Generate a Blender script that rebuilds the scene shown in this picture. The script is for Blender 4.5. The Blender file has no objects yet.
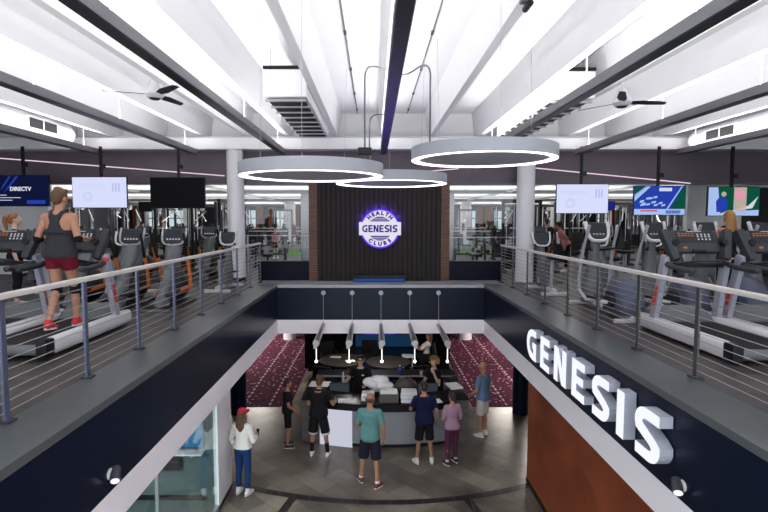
import bpy, bmesh, math, random
from mathutils import Vector, Matrix
random.seed(7)
PI = math.pi
C = bpy.context.scene.collection
V = Vector
def R(d): return math.radians(d)

# ------------------------------------------------------------------ materials
def mat(name, col, rough=0.5, metal=0.0, em=None, es=0.0, var=0.0, vs=8.0, bump=0.0, bs=40.0, coat=0.0, spec=0.5):
    m = bpy.data.materials.new(name); m.use_nodes = True
    nt = m.node_tree; b = nt.nodes['Principled BSDF']
    b.inputs['Base Color'].default_value = (*col, 1)
    b.inputs['Roughness'].default_value = rough
    b.inputs['Metallic'].default_value = metal
    b.inputs['Specular IOR Level'].default_value = spec
    if coat: b.inputs['Coat Weight'].default_value = coat
    if em:
        b.inputs['Emission Color'].default_value = (*em, 1)
        b.inputs['Emission Strength'].default_value = es
    tc = nt.nodes.new('ShaderNodeTexCoord')
    if var:
        n = nt.nodes.new('ShaderNodeTexNoise'); n.inputs['Scale'].default_value = vs; n.inputs['Detail'].default_value = 4
        r = nt.nodes.new('ShaderNodeMapRange')
        r.inputs['To Min'].default_value = 1 - var; r.inputs['To Max'].default_value = 1 + var
        mx = nt.nodes.new('ShaderNodeVectorMath'); mx.operation = 'SCALE'; mx.inputs[0].default_value = col
        nt.links.new(tc.outputs['Object'], n.inputs['Vector'])
        nt.links.new(n.outputs['Fac'], r.inputs['Value']); nt.links.new(r.outputs[0], mx.inputs['Scale'])
        nt.links.new(mx.outputs[0], b.inputs['Base Color'])
    if bump:
        n2 = nt.nodes.new('ShaderNodeTexNoise'); n2.inputs['Scale'].default_value = bs
        bp = nt.nodes.new('ShaderNodeBump'); bp.inputs['Strength'].default_value = bump; bp.inputs['Distance'].default_value = 0.01
        nt.links.new(tc.outputs['Object'], n2.inputs['Vector']); nt.links.new(n2.outputs['Fac'], bp.inputs['Height'])
        nt.links.new(bp.outputs[0], b.inputs['Normal'])
    return m

def emat(name, col, s):
    m = bpy.data.materials.new(name); m.use_nodes = True
    nt = m.node_tree; nt.nodes.remove(nt.nodes['Principled BSDF'])
    e = nt.nodes.new('ShaderNodeEmission'); e.inputs[0].default_value = (*col, 1); e.inputs[1].default_value = s
    nt.links.new(e.outputs[0], nt.nodes['Material Output'].inputs[0])
    return m

def glass_mat(name, tint, refl):
    m = bpy.data.materials.new(name); m.use_nodes = True
    nt = m.node_tree; nt.nodes.remove(nt.nodes['Principled BSDF'])
    t = nt.nodes.new('ShaderNodeBsdfTransparent'); t.inputs[0].default_value = (*tint, 1)
    g = nt.nodes.new('ShaderNodeBsdfGlossy'); g.inputs['Roughness'].default_value = 0.02
    f = nt.nodes.new('ShaderNodeLayerWeight'); f.inputs[0].default_value = .5
    pw = nt.nodes.new('ShaderNodeMath'); pw.operation = 'POWER'; pw.inputs[1].default_value = 4.5; nt.links.new(f.outputs['Facing'], pw.inputs[0])
    mu = nt.nodes.new('ShaderNodeMath'); mu.operation = 'MULTIPLY_ADD'; mu.inputs[1].default_value = refl; mu.inputs[2].default_value = .035; mu.use_clamp = True
    mx = nt.nodes.new('ShaderNodeMixShader')
    nt.links.new(pw.outputs[0], mu.inputs[0]); nt.links.new(mu.outputs[0], mx.inputs[0])
    nt.links.new(t.outputs[0], mx.inputs[1]); nt.links.new(g.outputs[0], mx.inputs[2])
    nt.links.new(mx.outputs[0], nt.nodes['Material Output'].inputs[0])
    return m

def brick_mat(name, c1, c2, mortar, bw, rh, ms, rough, rot=0.0, var=0.35, vs=3.0, offset=0.5):
    m = bpy.data.materials.new(name); m.use_nodes = True
    nt = m.node_tree; b = nt.nodes['Principled BSDF']; b.inputs['Roughness'].default_value = rough
    tc = nt.nodes.new('ShaderNodeTexCoord'); mp = nt.nodes.new('ShaderNodeMapping'); mp.inputs['Rotation'].default_value[2] = rot
    br = nt.nodes.new('ShaderNodeTexBrick'); br.offset = offset
    br.inputs['Color1'].default_value = (*c1, 1); br.inputs['Color2'].default_value = (*c2, 1); br.inputs['Mortar'].default_value = (*mortar, 1)
    br.inputs['Scale'].default_value = 1; br.inputs['Mortar Size'].default_value = ms; br.inputs['Bias'].default_value = 0
    br.inputs['Brick Width'].default_value = bw; br.inputs['Row Height'].default_value = rh
    n = nt.nodes.new('ShaderNodeTexNoise'); n.inputs['Scale'].default_value = vs; n.inputs['Detail'].default_value = 6
    r = nt.nodes.new('ShaderNodeMapRange'); r.inputs['From Min'].default_value = .3; r.inputs['From Max'].default_value = .7
    r.inputs['To Min'].default_value = 1 - var; r.inputs['To Max'].default_value = 1 + var
    mx = nt.nodes.new('ShaderNodeVectorMath'); mx.operation = 'SCALE'
    nt.links.new(tc.outputs['Object'], mp.inputs[0]); nt.links.new(mp.outputs[0], br.inputs[0]); nt.links.new(mp.outputs[0], n.inputs['Vector'])
    nt.links.new(n.outputs['Fac'], r.inputs['Value']); nt.links.new(r.outputs[0], mx.inputs['Scale']); nt.links.new(br.outputs[0], mx.inputs[0])
    nt.links.new(mx.outputs[0], b.inputs['Base Color'])
    return m

def stripe_mat(name, c1, c2, axis, scale, rough, bump=0.5):
    m = bpy.data.materials.new(name); m.use_nodes = True
    nt = m.node_tree; b = nt.nodes['Principled BSDF']; b.inputs['Roughness'].default_value = rough
    tc = nt.nodes.new('ShaderNodeTexCoord'); w = nt.nodes.new('ShaderNodeTexWave'); w.wave_type = 'BANDS'; w.bands_direction = axis
    w.inputs['Scale'].default_value = scale
    rp = nt.nodes.new('ShaderNodeMix'); rp.data_type = 'RGBA'
    rp.inputs[6].default_value = (*c1, 1); rp.inputs[7].default_value = (*c2, 1)
    bp = nt.nodes.new('ShaderNodeBump'); bp.inputs['Strength'].default_value = bump; bp.inputs['Distance'].default_value = 0.02
    nt.links.new(tc.outputs['Object'], w.inputs[0]); nt.links.new(w.outputs['Fac'], rp.inputs[0]); nt.links.new(rp.outputs[2], b.inputs['Base Color'])
    nt.links.new(w.outputs['Fac'], bp.inputs['Height']); nt.links.new(bp.outputs[0], b.inputs['Normal'])
    return m

def wood_mat(name, c1, c2, rough, stretch=(1, 1, 12)):
    m = bpy.data.materials.new(name); m.use_nodes = True
    nt = m.node_tree; b = nt.nodes['Principled BSDF']; b.inputs['Roughness'].default_value = rough
    tc = nt.nodes.new('ShaderNodeTexCoord'); mp = nt.nodes.new('ShaderNodeMapping'); mp.inputs['Scale'].default_value = stretch
    n = nt.nodes.new('ShaderNodeTexNoise'); n.inputs['Scale'].default_value = 1.2; n.inputs['Detail'].default_value = 8; n.inputs['Distortion'].default_value = 1.0
    rp = nt.nodes.new('ShaderNodeValToRGB'); rp.color_ramp.elements[0].position = .35; rp.color_ramp.elements[1].position = .68
    rp.color_ramp.elements[0].color = (*c1, 1); rp.color_ramp.elements[1].color = (*c2, 1)
    nt.links.new(tc.outputs['Object'], mp.inputs[0]); nt.links.new(mp.outputs[0], n.inputs['Vector']); nt.links.new(n.outputs['Fac'], rp.inputs[0])
    nt.links.new(rp.outputs[0], b.inputs['Base Color'])
    return m

def carpet_mat(name):
    m = bpy.data.materials.new(name); m.use_nodes = True
    nt = m.node_tree; b = nt.nodes['Principled BSDF']; b.inputs['Roughness'].default_value = .95; b.inputs['Specular IOR Level'].default_value = .1
    tc = nt.nodes.new('ShaderNodeTexCoord')
    v = nt.nodes.new('ShaderNodeTexVoronoi'); v.inputs['Scale'].default_value = 6.5; v.inputs['Randomness'].default_value = .75
    r = nt.nodes.new('ShaderNodeValToRGB'); r.color_ramp.interpolation = 'CONSTANT'
    e = r.color_ramp.elements; e[0].color = (.46, .33, .39, 1); e[0].position = 0
    e[1].position = .17; e[1].color = (.090, .016, .038, 1)
    x = e.new(.44); x.color = (.034, .010, .022, 1); x = e.new(.62); x.color = (.066, .013, .030, 1)
    # rows of pale ticks running along the room
    sp = nt.nodes.new('ShaderNodeSeparateXYZ')
    fr = nt.nodes.new('ShaderNodeMath'); fr.operation = 'FRACT'; sc = nt.nodes.new('ShaderNodeMath'); sc.operation = 'MULTIPLY'; sc.inputs[1].default_value = 1.35
    lt = nt.nodes.new('ShaderNodeMath'); lt.operation = 'LESS_THAN'; lt.inputs[1].default_value = .075
    fy = nt.nodes.new('ShaderNodeMath'); fy.operation = 'FRACT'; sy = nt.nodes.new('ShaderNodeMath'); sy.operation = 'MULTIPLY'; sy.inputs[1].default_value = 3.2
    ly = nt.nodes.new('ShaderNodeMath'); ly.operation = 'LESS_THAN'; ly.inputs[1].default_value = .55
    an = nt.nodes.new('ShaderNodeMath'); an.operation = 'MULTIPLY'
    mx = nt.nodes.new('ShaderNodeMix'); mx.data_type = 'RGBA'; mx.inputs[7].default_value = (.36, .28, .32, 1)
    L = nt.links.new
    L(tc.outputs['Object'], v.inputs['Vector']); L(v.outputs['Distance'], r.inputs[0]); L(tc.outputs['Object'], sp.inputs[0])
    L(sp.outputs[0], sc.inputs[0]); L(sc.outputs[0], fr.inputs[0]); L(fr.outputs[0], lt.inputs[0])
    L(sp.outputs[1], sy.inputs[0]); L(sy.outputs[0], fy.inputs[0]); L(fy.outputs[0], ly.inputs[0])
    L(lt.outputs[0], an.inputs[0]); L(ly.outputs[0], an.inputs[1]); L(an.outputs[0], mx.inputs[0]); L(r.outputs[0], mx.inputs[6]); L(mx.outputs[2], b.inputs['Base Color'])
    return m

M = {}
M['ceil'] = mat('ceiling_paint', (.84, .84, .85), .7, var=.03, vs=1.5)
M['white'] = mat('white_paint', (.84, .83, .85), .55, var=.03, vs=2)
M['whitecol'] = mat('column_paint', (.74, .73, .76), .5, var=.04, vs=3)
M['bandwhite'] = mat('band_paint', (.92, .88, .92), .5, var=.03, vs=2)
M['greywall'] = mat('grey_wall', (.42, .42, .45), .7, var=.04)
M['purple'] = mat('plum_grey_paint', (.115, .088, .115), .6, var=.06, vs=2)
M['navy'] = mat('navy_panel', (.003, .007, .021), .30, var=.1, vs=1.2, spec=.16)
M['navyflat'] = mat('navy_flat', (.003, .004, .014), .5, var=.1, spec=.15)
M['ledge'] = mat('grey_ledge', (.075, .084, .088), .28, var=.18, vs=2.2)
M['ledgefar'] = mat('pale_ledge', (.34, .34, .36), .35, var=.1)
M['upfloor'] = brick_mat('plank_floor', (.040, .036, .034), (.062, .054, .050), (.018, .016, .016), 1.4, .18, .006, .45, rot=0, var=.3, vs=4)
M['tile'] = brick_mat('stone_tile', (.105, .091, .072), (.205, .176, .142), (.09, .08, .066), .92, .46, .005, .28, rot=.78, var=.55, vs=1.1)
M['blacktile'] = brick_mat('black_tile', (.018, .015, .018), (.03, .024, .028), (.09, .08, .08), .3, 5, .008, .3, var=.3)
M['carpet'] = carpet_mat('maroon_carpet')
M['redwood'] = wood_mat('red_wood_panel', (.17, .032, .010), (.34, .080, .026), .35, (1, .6, 1.1))
M['slatwood'] = wood_mat('brown_slat_wood', (.07, .022, .010), (.16, .058, .026), .45, (2, 2, 20))
M['orangewood'] = wood_mat('orange_wood', (.28, .07, .014), (.40, .115, .028), .5, (2, 2, .5))
M['logowall'] = stripe_mat('charcoal_slats', (.012, .010, .010), (.026, .021, .021), 'X', 2.6, .55)
M['logowall'].node_tree.nodes['Principled BSDF'].inputs['Specular IOR Level'].default_value = .15
M['black'] = mat('black_plastic', (.012, .012, .014), .45, var=.15, spec=.22)
M['blackgloss'] = mat('black_gloss', (.004, .004, .005), .22, spec=.25)
M['charcoal'] = mat('charcoal_plastic', (.025, .027, .032), .5, var=.08, spec=.22)
M['dgrey'] = mat('dark_grey_plastic', (.042, .045, .052), .5, var=.06, spec=.22)
M['mgrey'] = mat('mid_grey_plastic', (.13, .14, .15), .45, var=.05, spec=.22)
M['lgrey'] = mat('light_grey_plastic', (.36, .36, .39), .4, var=.04)
M['wgrey'] = mat('white_grey_plastic', (.62, .61, .64), .38, var=.03)
M['lilacgrey'] = mat('pale_lilac_metal', (.36, .36, .43), .35, metal=.2, var=.04)
M['bluegrey'] = mat('blue_grey_cover', (.085, .095, .145), .38, var=.1, vs=3, spec=.22)
M['steel'] = mat('brushed_steel', (.55, .55, .57), .35, metal=.9, var=.06)
M['postl'] = mat('post_blue_steel', (.14, .16, .24), .35, metal=.6, var=.08)
M['postr'] = mat('post_grey_steel', (.10, .10, .10), .4, metal=.6, var=.08)
M['cable'] = mat('cable_steel', (.42, .40, .38), .4, metal=.6)
M['toprail'] = mat('pale_top_rail', (.62, .58, .55), .4, var=.08, vs=6)
M['fixside'] = mat('aluminium_side', (.22, .22, .24), .4, metal=.5)
M['fixblack'] = mat('fixture_black', (.012, .011, .018), .35)
M['ringgrey'] = mat('ring_grey', (.34, .35, .39), .45)
M['orange'] = mat('orange_metal', (.60, .16, .03), .4)
M['red'] = mat('red_print', (.55, .05, .04), .5)
M['beltm'] = mat('tread_belt', (.014, .014, .016), .7, var=.2, bump=.3, bs=200, spec=.22)
M['rubber'] = mat('rubber', (.02, .02, .022), .7, spec=.22)
M['skin'] = mat('skin_light', (.42, .205, .125), .55, var=.06, vs=20)
M['skin2'] = mat('skin_tan', (.36, .18, .115), .55, var=.06, vs=20)
M['skin3'] = mat('skin_pale', (.62, .40, .32), .55, var=.05, vs=20)
M['lips'] = mat('lips', (.35, .10, .09), .5)
M['eyew'] = mat('eye_white', (.7, .7, .7), .3)
M['eyed'] = mat('eye_dark', (.03, .02, .015), .2)
M['hairbrown'] = mat('brown_hair', (.11, .055, .025), .7, bump=.8, bs=120, var=.3, vs=60)
M['hairdark'] = mat('dark_hair', (.022, .015, .012), .6, bump=.8, bs=120)
M['hairginger'] = mat('ginger_hair', (.30, .12, .035), .7, bump=.8, bs=120, var=.3, vs=60)
M['hairblond'] = mat('blond_hair', (.34, .17, .055), .65, bump=.8, bs=120, var=.3, vs=60)
M['shirtpattern'] = mat('paper_white', (.82, .82, .84), .7)
def cloth(n, c): return mat(n, c, .9, var=.12, vs=14, bump=.25, bs=90, spec=.2)
M['c_char'] = cloth('charcoal_cloth', (.035, .036, .043)); M['c_mar'] = cloth('maroon_cloth', (.13, .008, .018))
M['c_black'] = cloth('black_cloth', (.010, .010, .013)); M['c_navy'] = cloth('navy_cloth', (.008, .010, .045))
M['c_teal'] = cloth('teal_cloth', (.12, .27, .27)); M['c_dnavy'] = cloth('dark_shorts_cloth', (.018, .018, .032))
M['c_lilac'] = cloth('lilac_cloth', (.36, .22, .31)); M['c_plum'] = cloth('plum_cloth', (.10, .018, .055))
M['c_white'] = cloth('white_cloth', (.78, .76, .73)); M['c_jean'] = cloth('blue_denim', (.012, .045, .15))
M['c_blue'] = cloth('blue_grey_cloth', (.13, .21, .36)); M['c_cream'] = cloth('cream_cloth', (.60, .55, .50))
M['c_pink'] = cloth('pink_cloth', (.62, .22, .27)); M['c_redcap'] = cloth('red_cap_cloth', (.55, .03, .06))
M['shoered'] = mat('red_shoe', (.55, .02, .025), .6); M['shoewhite'] = mat('white_shoe', (.75, .74, .73), .6); M['shoeblack'] = mat('black_shoe', (.02, .02, .03), .6)
M['shoewine'] = mat('wine_shoe', (.18, .03, .03), .6)
M['e_letter'] = emat('letter_glow', (.84, .86, 1.0), .85)
M['tvoff'] = mat('tv_off', (.002, .002, .003), .45, spec=.08)
M['letterside'] = mat('letter_return', (.50, .53, .62), .4, metal=.2, var=.05)
M['e_ring'] = emat('ring_glow', (1, .93, .98), 3.0)
M['e_strip'] = emat('led_strip_glow', (1, .74, .88), .75)
M['e_pend'] = emat('pendant_glow', (1, .92, .78), 1.6); M['e_pendtip'] = emat('pendant_tip', (1, .9, .7), 8.0)
M['e_spot'] = emat('spot_face', (.9, .9, 1), .9)
M['e_tvwhite'] = emat('tv_white', (.70, .74, 1.0), .74); M['e_tvink'] = emat('tv_ink', (.55, .56, .9), .7)
M['e_tvnavy'] = emat('tv_navy', (.004, .006, .03), 1.0); M['e_tvblue'] = emat('tv_blue', (.02, .055, .42), .7); M['e_tvtext'] = emat('tv_text', (.8, .85, 1), .6)
M['e_tvgreen'] = emat('tv_green', (.005, .085, .05), .7); M['e_tvlight'] = emat('tv_light', (.45, .6, 1), .65); M['e_tvskin'] = emat('tv_cream', (.6, .5, .42), .6); M['e_tvpink'] = emat('tv_pink', (.7, .3, .4), .8)
M['e_tvred'] = emat('tv_red', (.6, .12, .12), .8); M['e_amber'] = emat('amber_led', (1, .36, .12), .26); M['e_white'] = emat('white_led', (.9, .92, 1), .38); M['e_redled'] = emat('red_led', (1, .12, .06), 1.2)
M['e_consolescreen'] = emat('console_screen', (.025, .03, .037), 1.0)
M['e_logo'] = emat('logo_white', (.88, .87, 1), .66); M['e_logop'] = emat('logo_purple', (.06, .02, .30), .6); M['e_halo'] = emat('logo_halo', (.10, .03, .9), 1.1)
M['e_win'] = emat('daylight_window', (.75, .9, .95), .55); M['e_troffer'] = emat('troffer_glow', (1, .97, .93), 2.2)
M['e_bluefloor'] = emat('blue_led', (.008, .035, .085), .6); M['e_violet'] = emat('violet_led', (.10, .05, .5), .5)
M['e_panel'] = emat('lit_counter_panel', (.84, .86, 1), .50)
M['e_sconce'] = emat('sconce_glow', (1, .95, .85), 2.0)
M['corrug'] = stripe_mat('corrugated_silver', (.24, .25, .27), (.29, .30, .325), 'Z', 9, .34, .12)
M['ctop'] = mat('counter_top', (.008, .008, .011), .3, spec=.2)
M['cblock'] = wood_mat('grey_wood_laminate', (.085, .078, .076), (.15, .14, .135), .45, (1, 1, 8))
M['towel'] = mat('towel_white', (.82, .81, .82), .95, bump=.5, bs=60)
M['paper'] = mat('paper', (.80, .80, .82), .8)
M['bag'] = mat('brown_black_bag', (.035, .022, .02), .4, bump=.6, bs=14)
M['crate'] = stripe_mat('taupe_crate', (.10, .082, .078), (.15, .125, .118), 'Z', 10, .6, .2)
M['bluepl'] = mat('blue_plastic', (.01, .06, .30), .3)
M['clearpl'] = mat('frosted_plastic', (.45, .52, .58), .2)
M['turf'] = mat('green_turf', (.07, .20, .03), .9, var=.25, vs=12)
M['gymfloor'] = mat('gym_floor', (.022, .020, .019), .5, var=.2)
M['glass'] = glass_mat('window_glass', (.93, .95, .96), .9)
M['tealglass'] = glass_mat('teal_glass', (.86, .93, .93), 1.15)
M['teal'] = mat('teal_wall', (.085, .135, .14), .6, var=.06, vs=1.5)
M['chrome'] = mat('pendant_metal', (.42, .40, .38), .3, metal=.8, var=.1)
M['duct'] = mat('white_duct', (.88, .88, .88), .4)
M['grille'] = mat('grille_dark', (.012, .011, .012), .6)
M['grillew'] = mat('grille_blade', (.45, .44, .45), .5)
M['tableb'] = mat('taupe_table', (.022, .019, .018), .5, var=.1)
M['wood'] = M['orangewood']

# ------------------------------------------------------------------ mesh builder
class MB:
    def __init__(s): s.bm = bmesh.new()
    def box(s, lo, hi, bev=0.0, mtx=None):
        lo = V(lo); hi = V(hi)
        g = bmesh.ops.create_cube(s.bm, size=1.0)
        vs = g['verts']
        bmesh.ops.scale(s.bm, vec=[abs(x) for x in hi - lo], verts=vs)
        bmesh.ops.translate(s.bm, vec=(lo + hi) / 2, verts=vs)
        if bev:
            es = list({e for v in vs for e in v.link_edges})
            r = bmesh.ops.bevel(s.bm, geom=es, offset=bev, segments=2, affect='EDGES', profile=.6)
            vs = list({v for f in r['faces'] for v in f.verts} | {v for v in vs if v.is_valid})
        if mtx is not None: bmesh.ops.transform(s.bm, matrix=mtx, verts=vs)
        return s
    def rbox(s, c, size, bev=0.0, rx=0, ry=0, rz=0):      # box about a centre, rotated
        m = Matrix.Translation(V(c)) @ Matrix.Rotation(rz, 4, 'Z') @ Matrix.Rotation(ry, 4, 'Y') @ Matrix.Rotation(rx, 4, 'X')
        h = V(size) / 2
        return s.box(-h, h, bev, m)
    def beam(s, a, b, w, h, bev=0.0):                     # rectangular bar a->b, w sideways, h in the upright plane
        a = V(a); b = V(b); d = b - a; L = d.length; d.normalize()
        up = V((0, 0, 1)) if abs(d.z) < .95 else V((0, 1, 0))
        sx = d.cross(up).normalized(); uz = sx.cross(d)
        m = Matrix(((sx.x, d.x, uz.x, 0), (sx.y, d.y, uz.y, 0), (sx.z, d.z, uz.z, 0), (0, 0, 0, 1)))
        m = Matrix.Translation((a + b) / 2) @ m
        return s.box((-w / 2, -L / 2, -h / 2), (w / 2, L / 2, h / 2), bev, m)
    def cone(s, a, b, ra, rb, n=14, caps=True):
        a = V(a); b = V(b); d = (b - a).normalized()
        t = V((1, 0, 0)) if abs(d.x) < .8 else V((0, 1, 0))
        u = d.cross(t).normalized(); w = d.cross(u)
        r0 = [s.bm.verts.new(a + (u * math.cos(2 * PI * i / n) + w * math.sin(2 * PI * i / n)) * ra) for i in range(n)]
        r1 = [s.bm.verts.new(b + (u * math.cos(2 * PI * i / n) + w * math.sin(2 * PI * i / n)) * rb) for i in range(n)]
        for i in range(n):
            j = (i + 1) % n; s.bm.faces.new((r0[i], r0[j], r1[j], r1[i]))
        if caps:
            s.bm.faces.new(r0[::-1]); s.bm.faces.new(r1)
        return s
    def cyl(s, a, b, r, n=14): return s.cone(a, b, r, r, n)
    def tube(s, pts, r, n=8, closed=False):
        pts = [V(p) for p in pts]; rings = []; N = len(pts); prev = None
        for i, p in enumerate(pts):
            if closed: d = pts[(i + 1) % N] - pts[i - 1]
            else: d = pts[min(i + 1, N - 1)] - pts[max(i - 1, 0)]
            d.normalize()
            if prev is None:
                t = V((0, 0, 1)) if abs(d.z) < .8 else V((1, 0, 0))
                u = d.cross(t).normalized()
            else:
                u = (prev - d * prev.dot(d)).normalized()
            prev = u; w = d.cross(u); rr = r[i] if isinstance(r, (list, tuple)) else r
            rings.append([s.bm.verts.new(p + (u * math.cos(2 * PI * k / n) + w * math.sin(2 * PI * k / n)) * rr) for k in range(n)])
        for i in range(N if closed else N - 1):
            A = rings[i]; B = rings[(i + 1) % N]
            for k in range(n):
                j = (k + 1) % n; s.bm.faces.new((A[k], A[j], B[j], B[k]))
        if not closed:
            s.bm.faces.new(rings[0][::-1]); s.bm.faces.new(rings[-1])
        return s
    def ell(s, c, r, mtx=None, seg=16, rng=10):
        g = bmesh.ops.create_uvsphere(s.bm, u_segments=seg, v_segments=rng, radius=1)
        m = Matrix.Translation(V(c)) @ (mtx if mtx is not None else Matrix()) @ Matrix.Diagonal((*r, 1))
        bmesh.ops.transform(s.bm, matrix=m, verts=g['verts'])
        return s
    def caps(s, a, b, ra, rb):
        s.cone(a, b, ra, rb, 12); s.ell(a, (ra,) * 3, seg=12, rng=8); s.ell(b, (rb,) * 3, seg=12, rng=8)
        return s
    def prism(s, poly, fn, d0, d1):
        a = [s.bm.verts.new(fn(x, y, d0)) for x, y in poly]; b = [s.bm.verts.new(fn(x, y, d1)) for x, y in poly]
        n = len(poly); s.bm.faces.new(a[::-1]); s.bm.faces.new(b)
        for i in range(n):
            j = (i + 1) % n; s.bm.faces.new((a[i], a[j], b[j], b[i]))
        return s
    def loft(s, rings):
        vr = [[s.bm.verts.new(p) for p in r] for r in rings]; n = len(vr[0])
        for A, B in zip(vr, vr[1:]):
            for k in range(n):
                j = (k + 1) % n; s.bm.faces.new((A[k], A[j], B[j], B[k]))
        s.bm.faces.new(vr[0][::-1]); s.bm.faces.new(vr[-1])
        return s
    def quad(s, pts):
        s.bm.faces.new([s.bm.verts.new(V(p)) for p in pts]); return s
    def lathe(s, c, prof, n=24):
        c = V(c); vr = [[s.bm.verts.new(c + V((r * math.cos(2 * PI * k / n), r * math.sin(2 * PI * k / n), z))) for k in range(n)] for r, z in prof]
        for A, B in zip(vr, vr[1:]):
            for k in range(n):
                j = (k + 1) % n; s.bm.faces.new((A[k], A[j], B[j], B[k]))
        s.bm.faces.new(vr[0][::-1]); s.bm.faces.new(vr[-1])
        return s
    def obj(s, name, m, parent=None, smooth=False, label=None, kind=None):
        bmesh.ops.recalc_face_normals(s.bm, faces=s.bm.faces)
        me = bpy.data.meshes.new(name); s.bm.to_mesh(me); s.bm.free()
        me.materials.append(m)
        if smooth:
            me.polygons.foreach_set('use_smooth', [True] * len(me.polygons))
            me.update()
            if smooth != 'all':
                at = me.attributes.get('sharp_edge') or me.attributes.new('sharp_edge', 'BOOLEAN', 'EDGE')
                bm2 = bmesh.new(); bm2.from_mesh(me); bm2.edges.ensure_lookup_table()
                vals = [(len(e.link_faces) != 2) or e.calc_face_angle(0) > .7 for e in bm2.edges]; bm2.free()
                at.data.foreach_set('value', vals)
        o = bpy.data.objects.new(name, me); C.objects.link(o)
        if parent is not None: o.parent = parent
        if label: o['label'] = label
        if kind: o['kind'] = kind
        return o

def tag(o, label, cat, group=None):
    o['label'] = label; o['category'] = cat
    if group: o['group'] = group
    return o
def thing(name, label, cat, loc=(0, 0, 0), rz=0, group=None):
    o = bpy.data.objects.new(name, None); C.objects.link(o); o.empty_display_size = .1
    o.location = loc; o.rotation_euler = (0, 0, rz)
    return tag(o, label, cat, group)
KIDS = {}
def kids_of(o):
    if not KIDS.get('n') == len(bpy.data.objects):
        KIDS.clear()
        for x in bpy.data.objects:
            if x.parent: KIDS.setdefault(x.parent.name, []).append(x)
        KIDS['n'] = len(bpy.data.objects)
    return list(KIDS.get(o.name, []))
def copy_thing(o, label, loc, rz, group=None):
    tree = [(c, kids_of(c)) for c in kids_of(o)]
    r = o.copy(); C.objects.link(r); r.location = loc; r.rotation_euler = (0, 0, rz); r['label'] = label
    if group: r['group'] = group
    for c, gs in tree:
        d = c.copy(); C.objects.link(d); d.parent = r
        for g in gs:
            e = g.copy(); C.objects.link(e); e.parent = d
    return r
def struct(name, mb, m, smooth=False, parent=None):
    return mb.obj(name, m, parent, smooth, kind='structure')

# text -> mesh bmesh (flat outlines extruded)
def text_mesh(txt, size, ext=0.0, bold=0.0, align='CENTER', spacing=1.0):
    cu = bpy.data.curves.new('t', 'FONT'); cu.body = txt; cu.size = size; cu.extrude = ext; cu.offset = bold
    cu.align_x = align; cu.align_y = 'CENTER'; cu.space_character = spacing; cu.resolution_u = 3
    o = bpy.data.objects.new('t', cu); C.objects.link(o)
    dg = bpy.context.evaluated_depsgraph_get()
    me = bpy.data.meshes.new_from_object(o.evaluated_get(dg))
    bpy.data.objects.remove(o); bpy.data.curves.remove(cu)
    return me
def text_obj(name, txt, size, m, mtx, parent, ext=.002, bold=0.0, spacing=1.0, align='CENTER', sx=1.0):
    me = text_mesh(txt, size, ext, bold, align, spacing)
    me.transform(mtx @ Matrix.Diagonal((sx, 1, 1, 1))); me.materials.clear(); me.materials.append(m); me.name = name
    o = bpy.data.objects.new(name, me); C.objects.link(o); o.parent = parent
    return o
FRONT = Matrix.Rotation(PI / 2, 4, 'X')                      # text facing -Y
def at_front(x, y, z): return Matrix.Translation((x, y, z)) @ FRONT

# ------------------------------------------------------------------ shell of the building
EYE = 5.2; F2 = 3.65; YB = 13.15; YF = 12.1; XL = -2.30; XR = 2.62
mb = MB().box((-8, -1, -.1), (8.5, 24.2, 0)); struct('floor', mb, M['tile'])
struct('floor_carpet_left', MB().box((-8, 13.95, 0), (-2.35, 24, .012)), M['carpet'])
struct('floor_carpet_right', MB().box((2.75, 13.95, 0), (8.5, 24, .012)), M['carpet'])
# dark inlaid arc and spokes
AC = V((.2, 15.9, 0)); AR = 6.8
mb = MB(); pts = []
for i in range(40):
    a0 = R(-90 - 27 + 54 * i / 40); a1 = R(-90 - 27 + 54 * (i + 1) / 40)
    q = [AC + V((math.cos(a) * r, math.sin(a) * r, z)) for z in (.001, .006) for a, r in ((a0, AR - .08), (a1, AR - .08), (a1, AR + .08), (a0, AR + .08))]
    mb.quad(q[4:8])
struct('trim_1', mb, M['blacktile'])
for n, ang in ((2, -104.5), (3, -77)):
    a = R(ang); d = V((math.cos(a), math.sin(a), 0)); s = V((-d.y, d.x, 0)) * .08
    p0 = AC + d * (AR + .08); p1 = AC + d * (AR + 2.2); z = V((0, 0, .005))
    struct('trim_%d' % n, MB().quad([p0 - s + z, p0 + s + z, p1 + s + z, p1 - s + z]), M['blacktile'])
# upper floor: U-shaped slabs
struct('floor_upper_left', MB().box((-13, -2, F2 - .3), (-2.83, YB, F2)), M['upfloor'])
struct('floor_upper_right', MB().box((3.13, -2, F2 - .3), (13, YB, F2)), M['upfloor'])
struct('floor_gym', MB().box((-20, YB, F2 - .3), (20, 40, F2)), M['gymfloor'])
struct('floor_turf_left', MB().box((-4.4, 22.5, F2), (-3.2, 27, F2 + .01)), M['turf']); struct('floor_turf_right', MB().box((4.0, 22.5, F2), (6.2, 27, F2 + .01)), M['turf'])
# grey ledges round the opening
struct('ledge_left', MB().box((-2.83, -2, F2 - .06), (XL, YF + .2, F2 + .012), .006), M['ledge'])
struct('ledge_right', MB().box((XR, -2, F2 - .06), (3.13, YF + .2, F2 + .012), .006), M['ledge'])
struct('ledge_far', MB().box((-2.83, YF, F2 - .06), (3.13, YB, F2 + .010), .004), M['ledgefar'])
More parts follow.
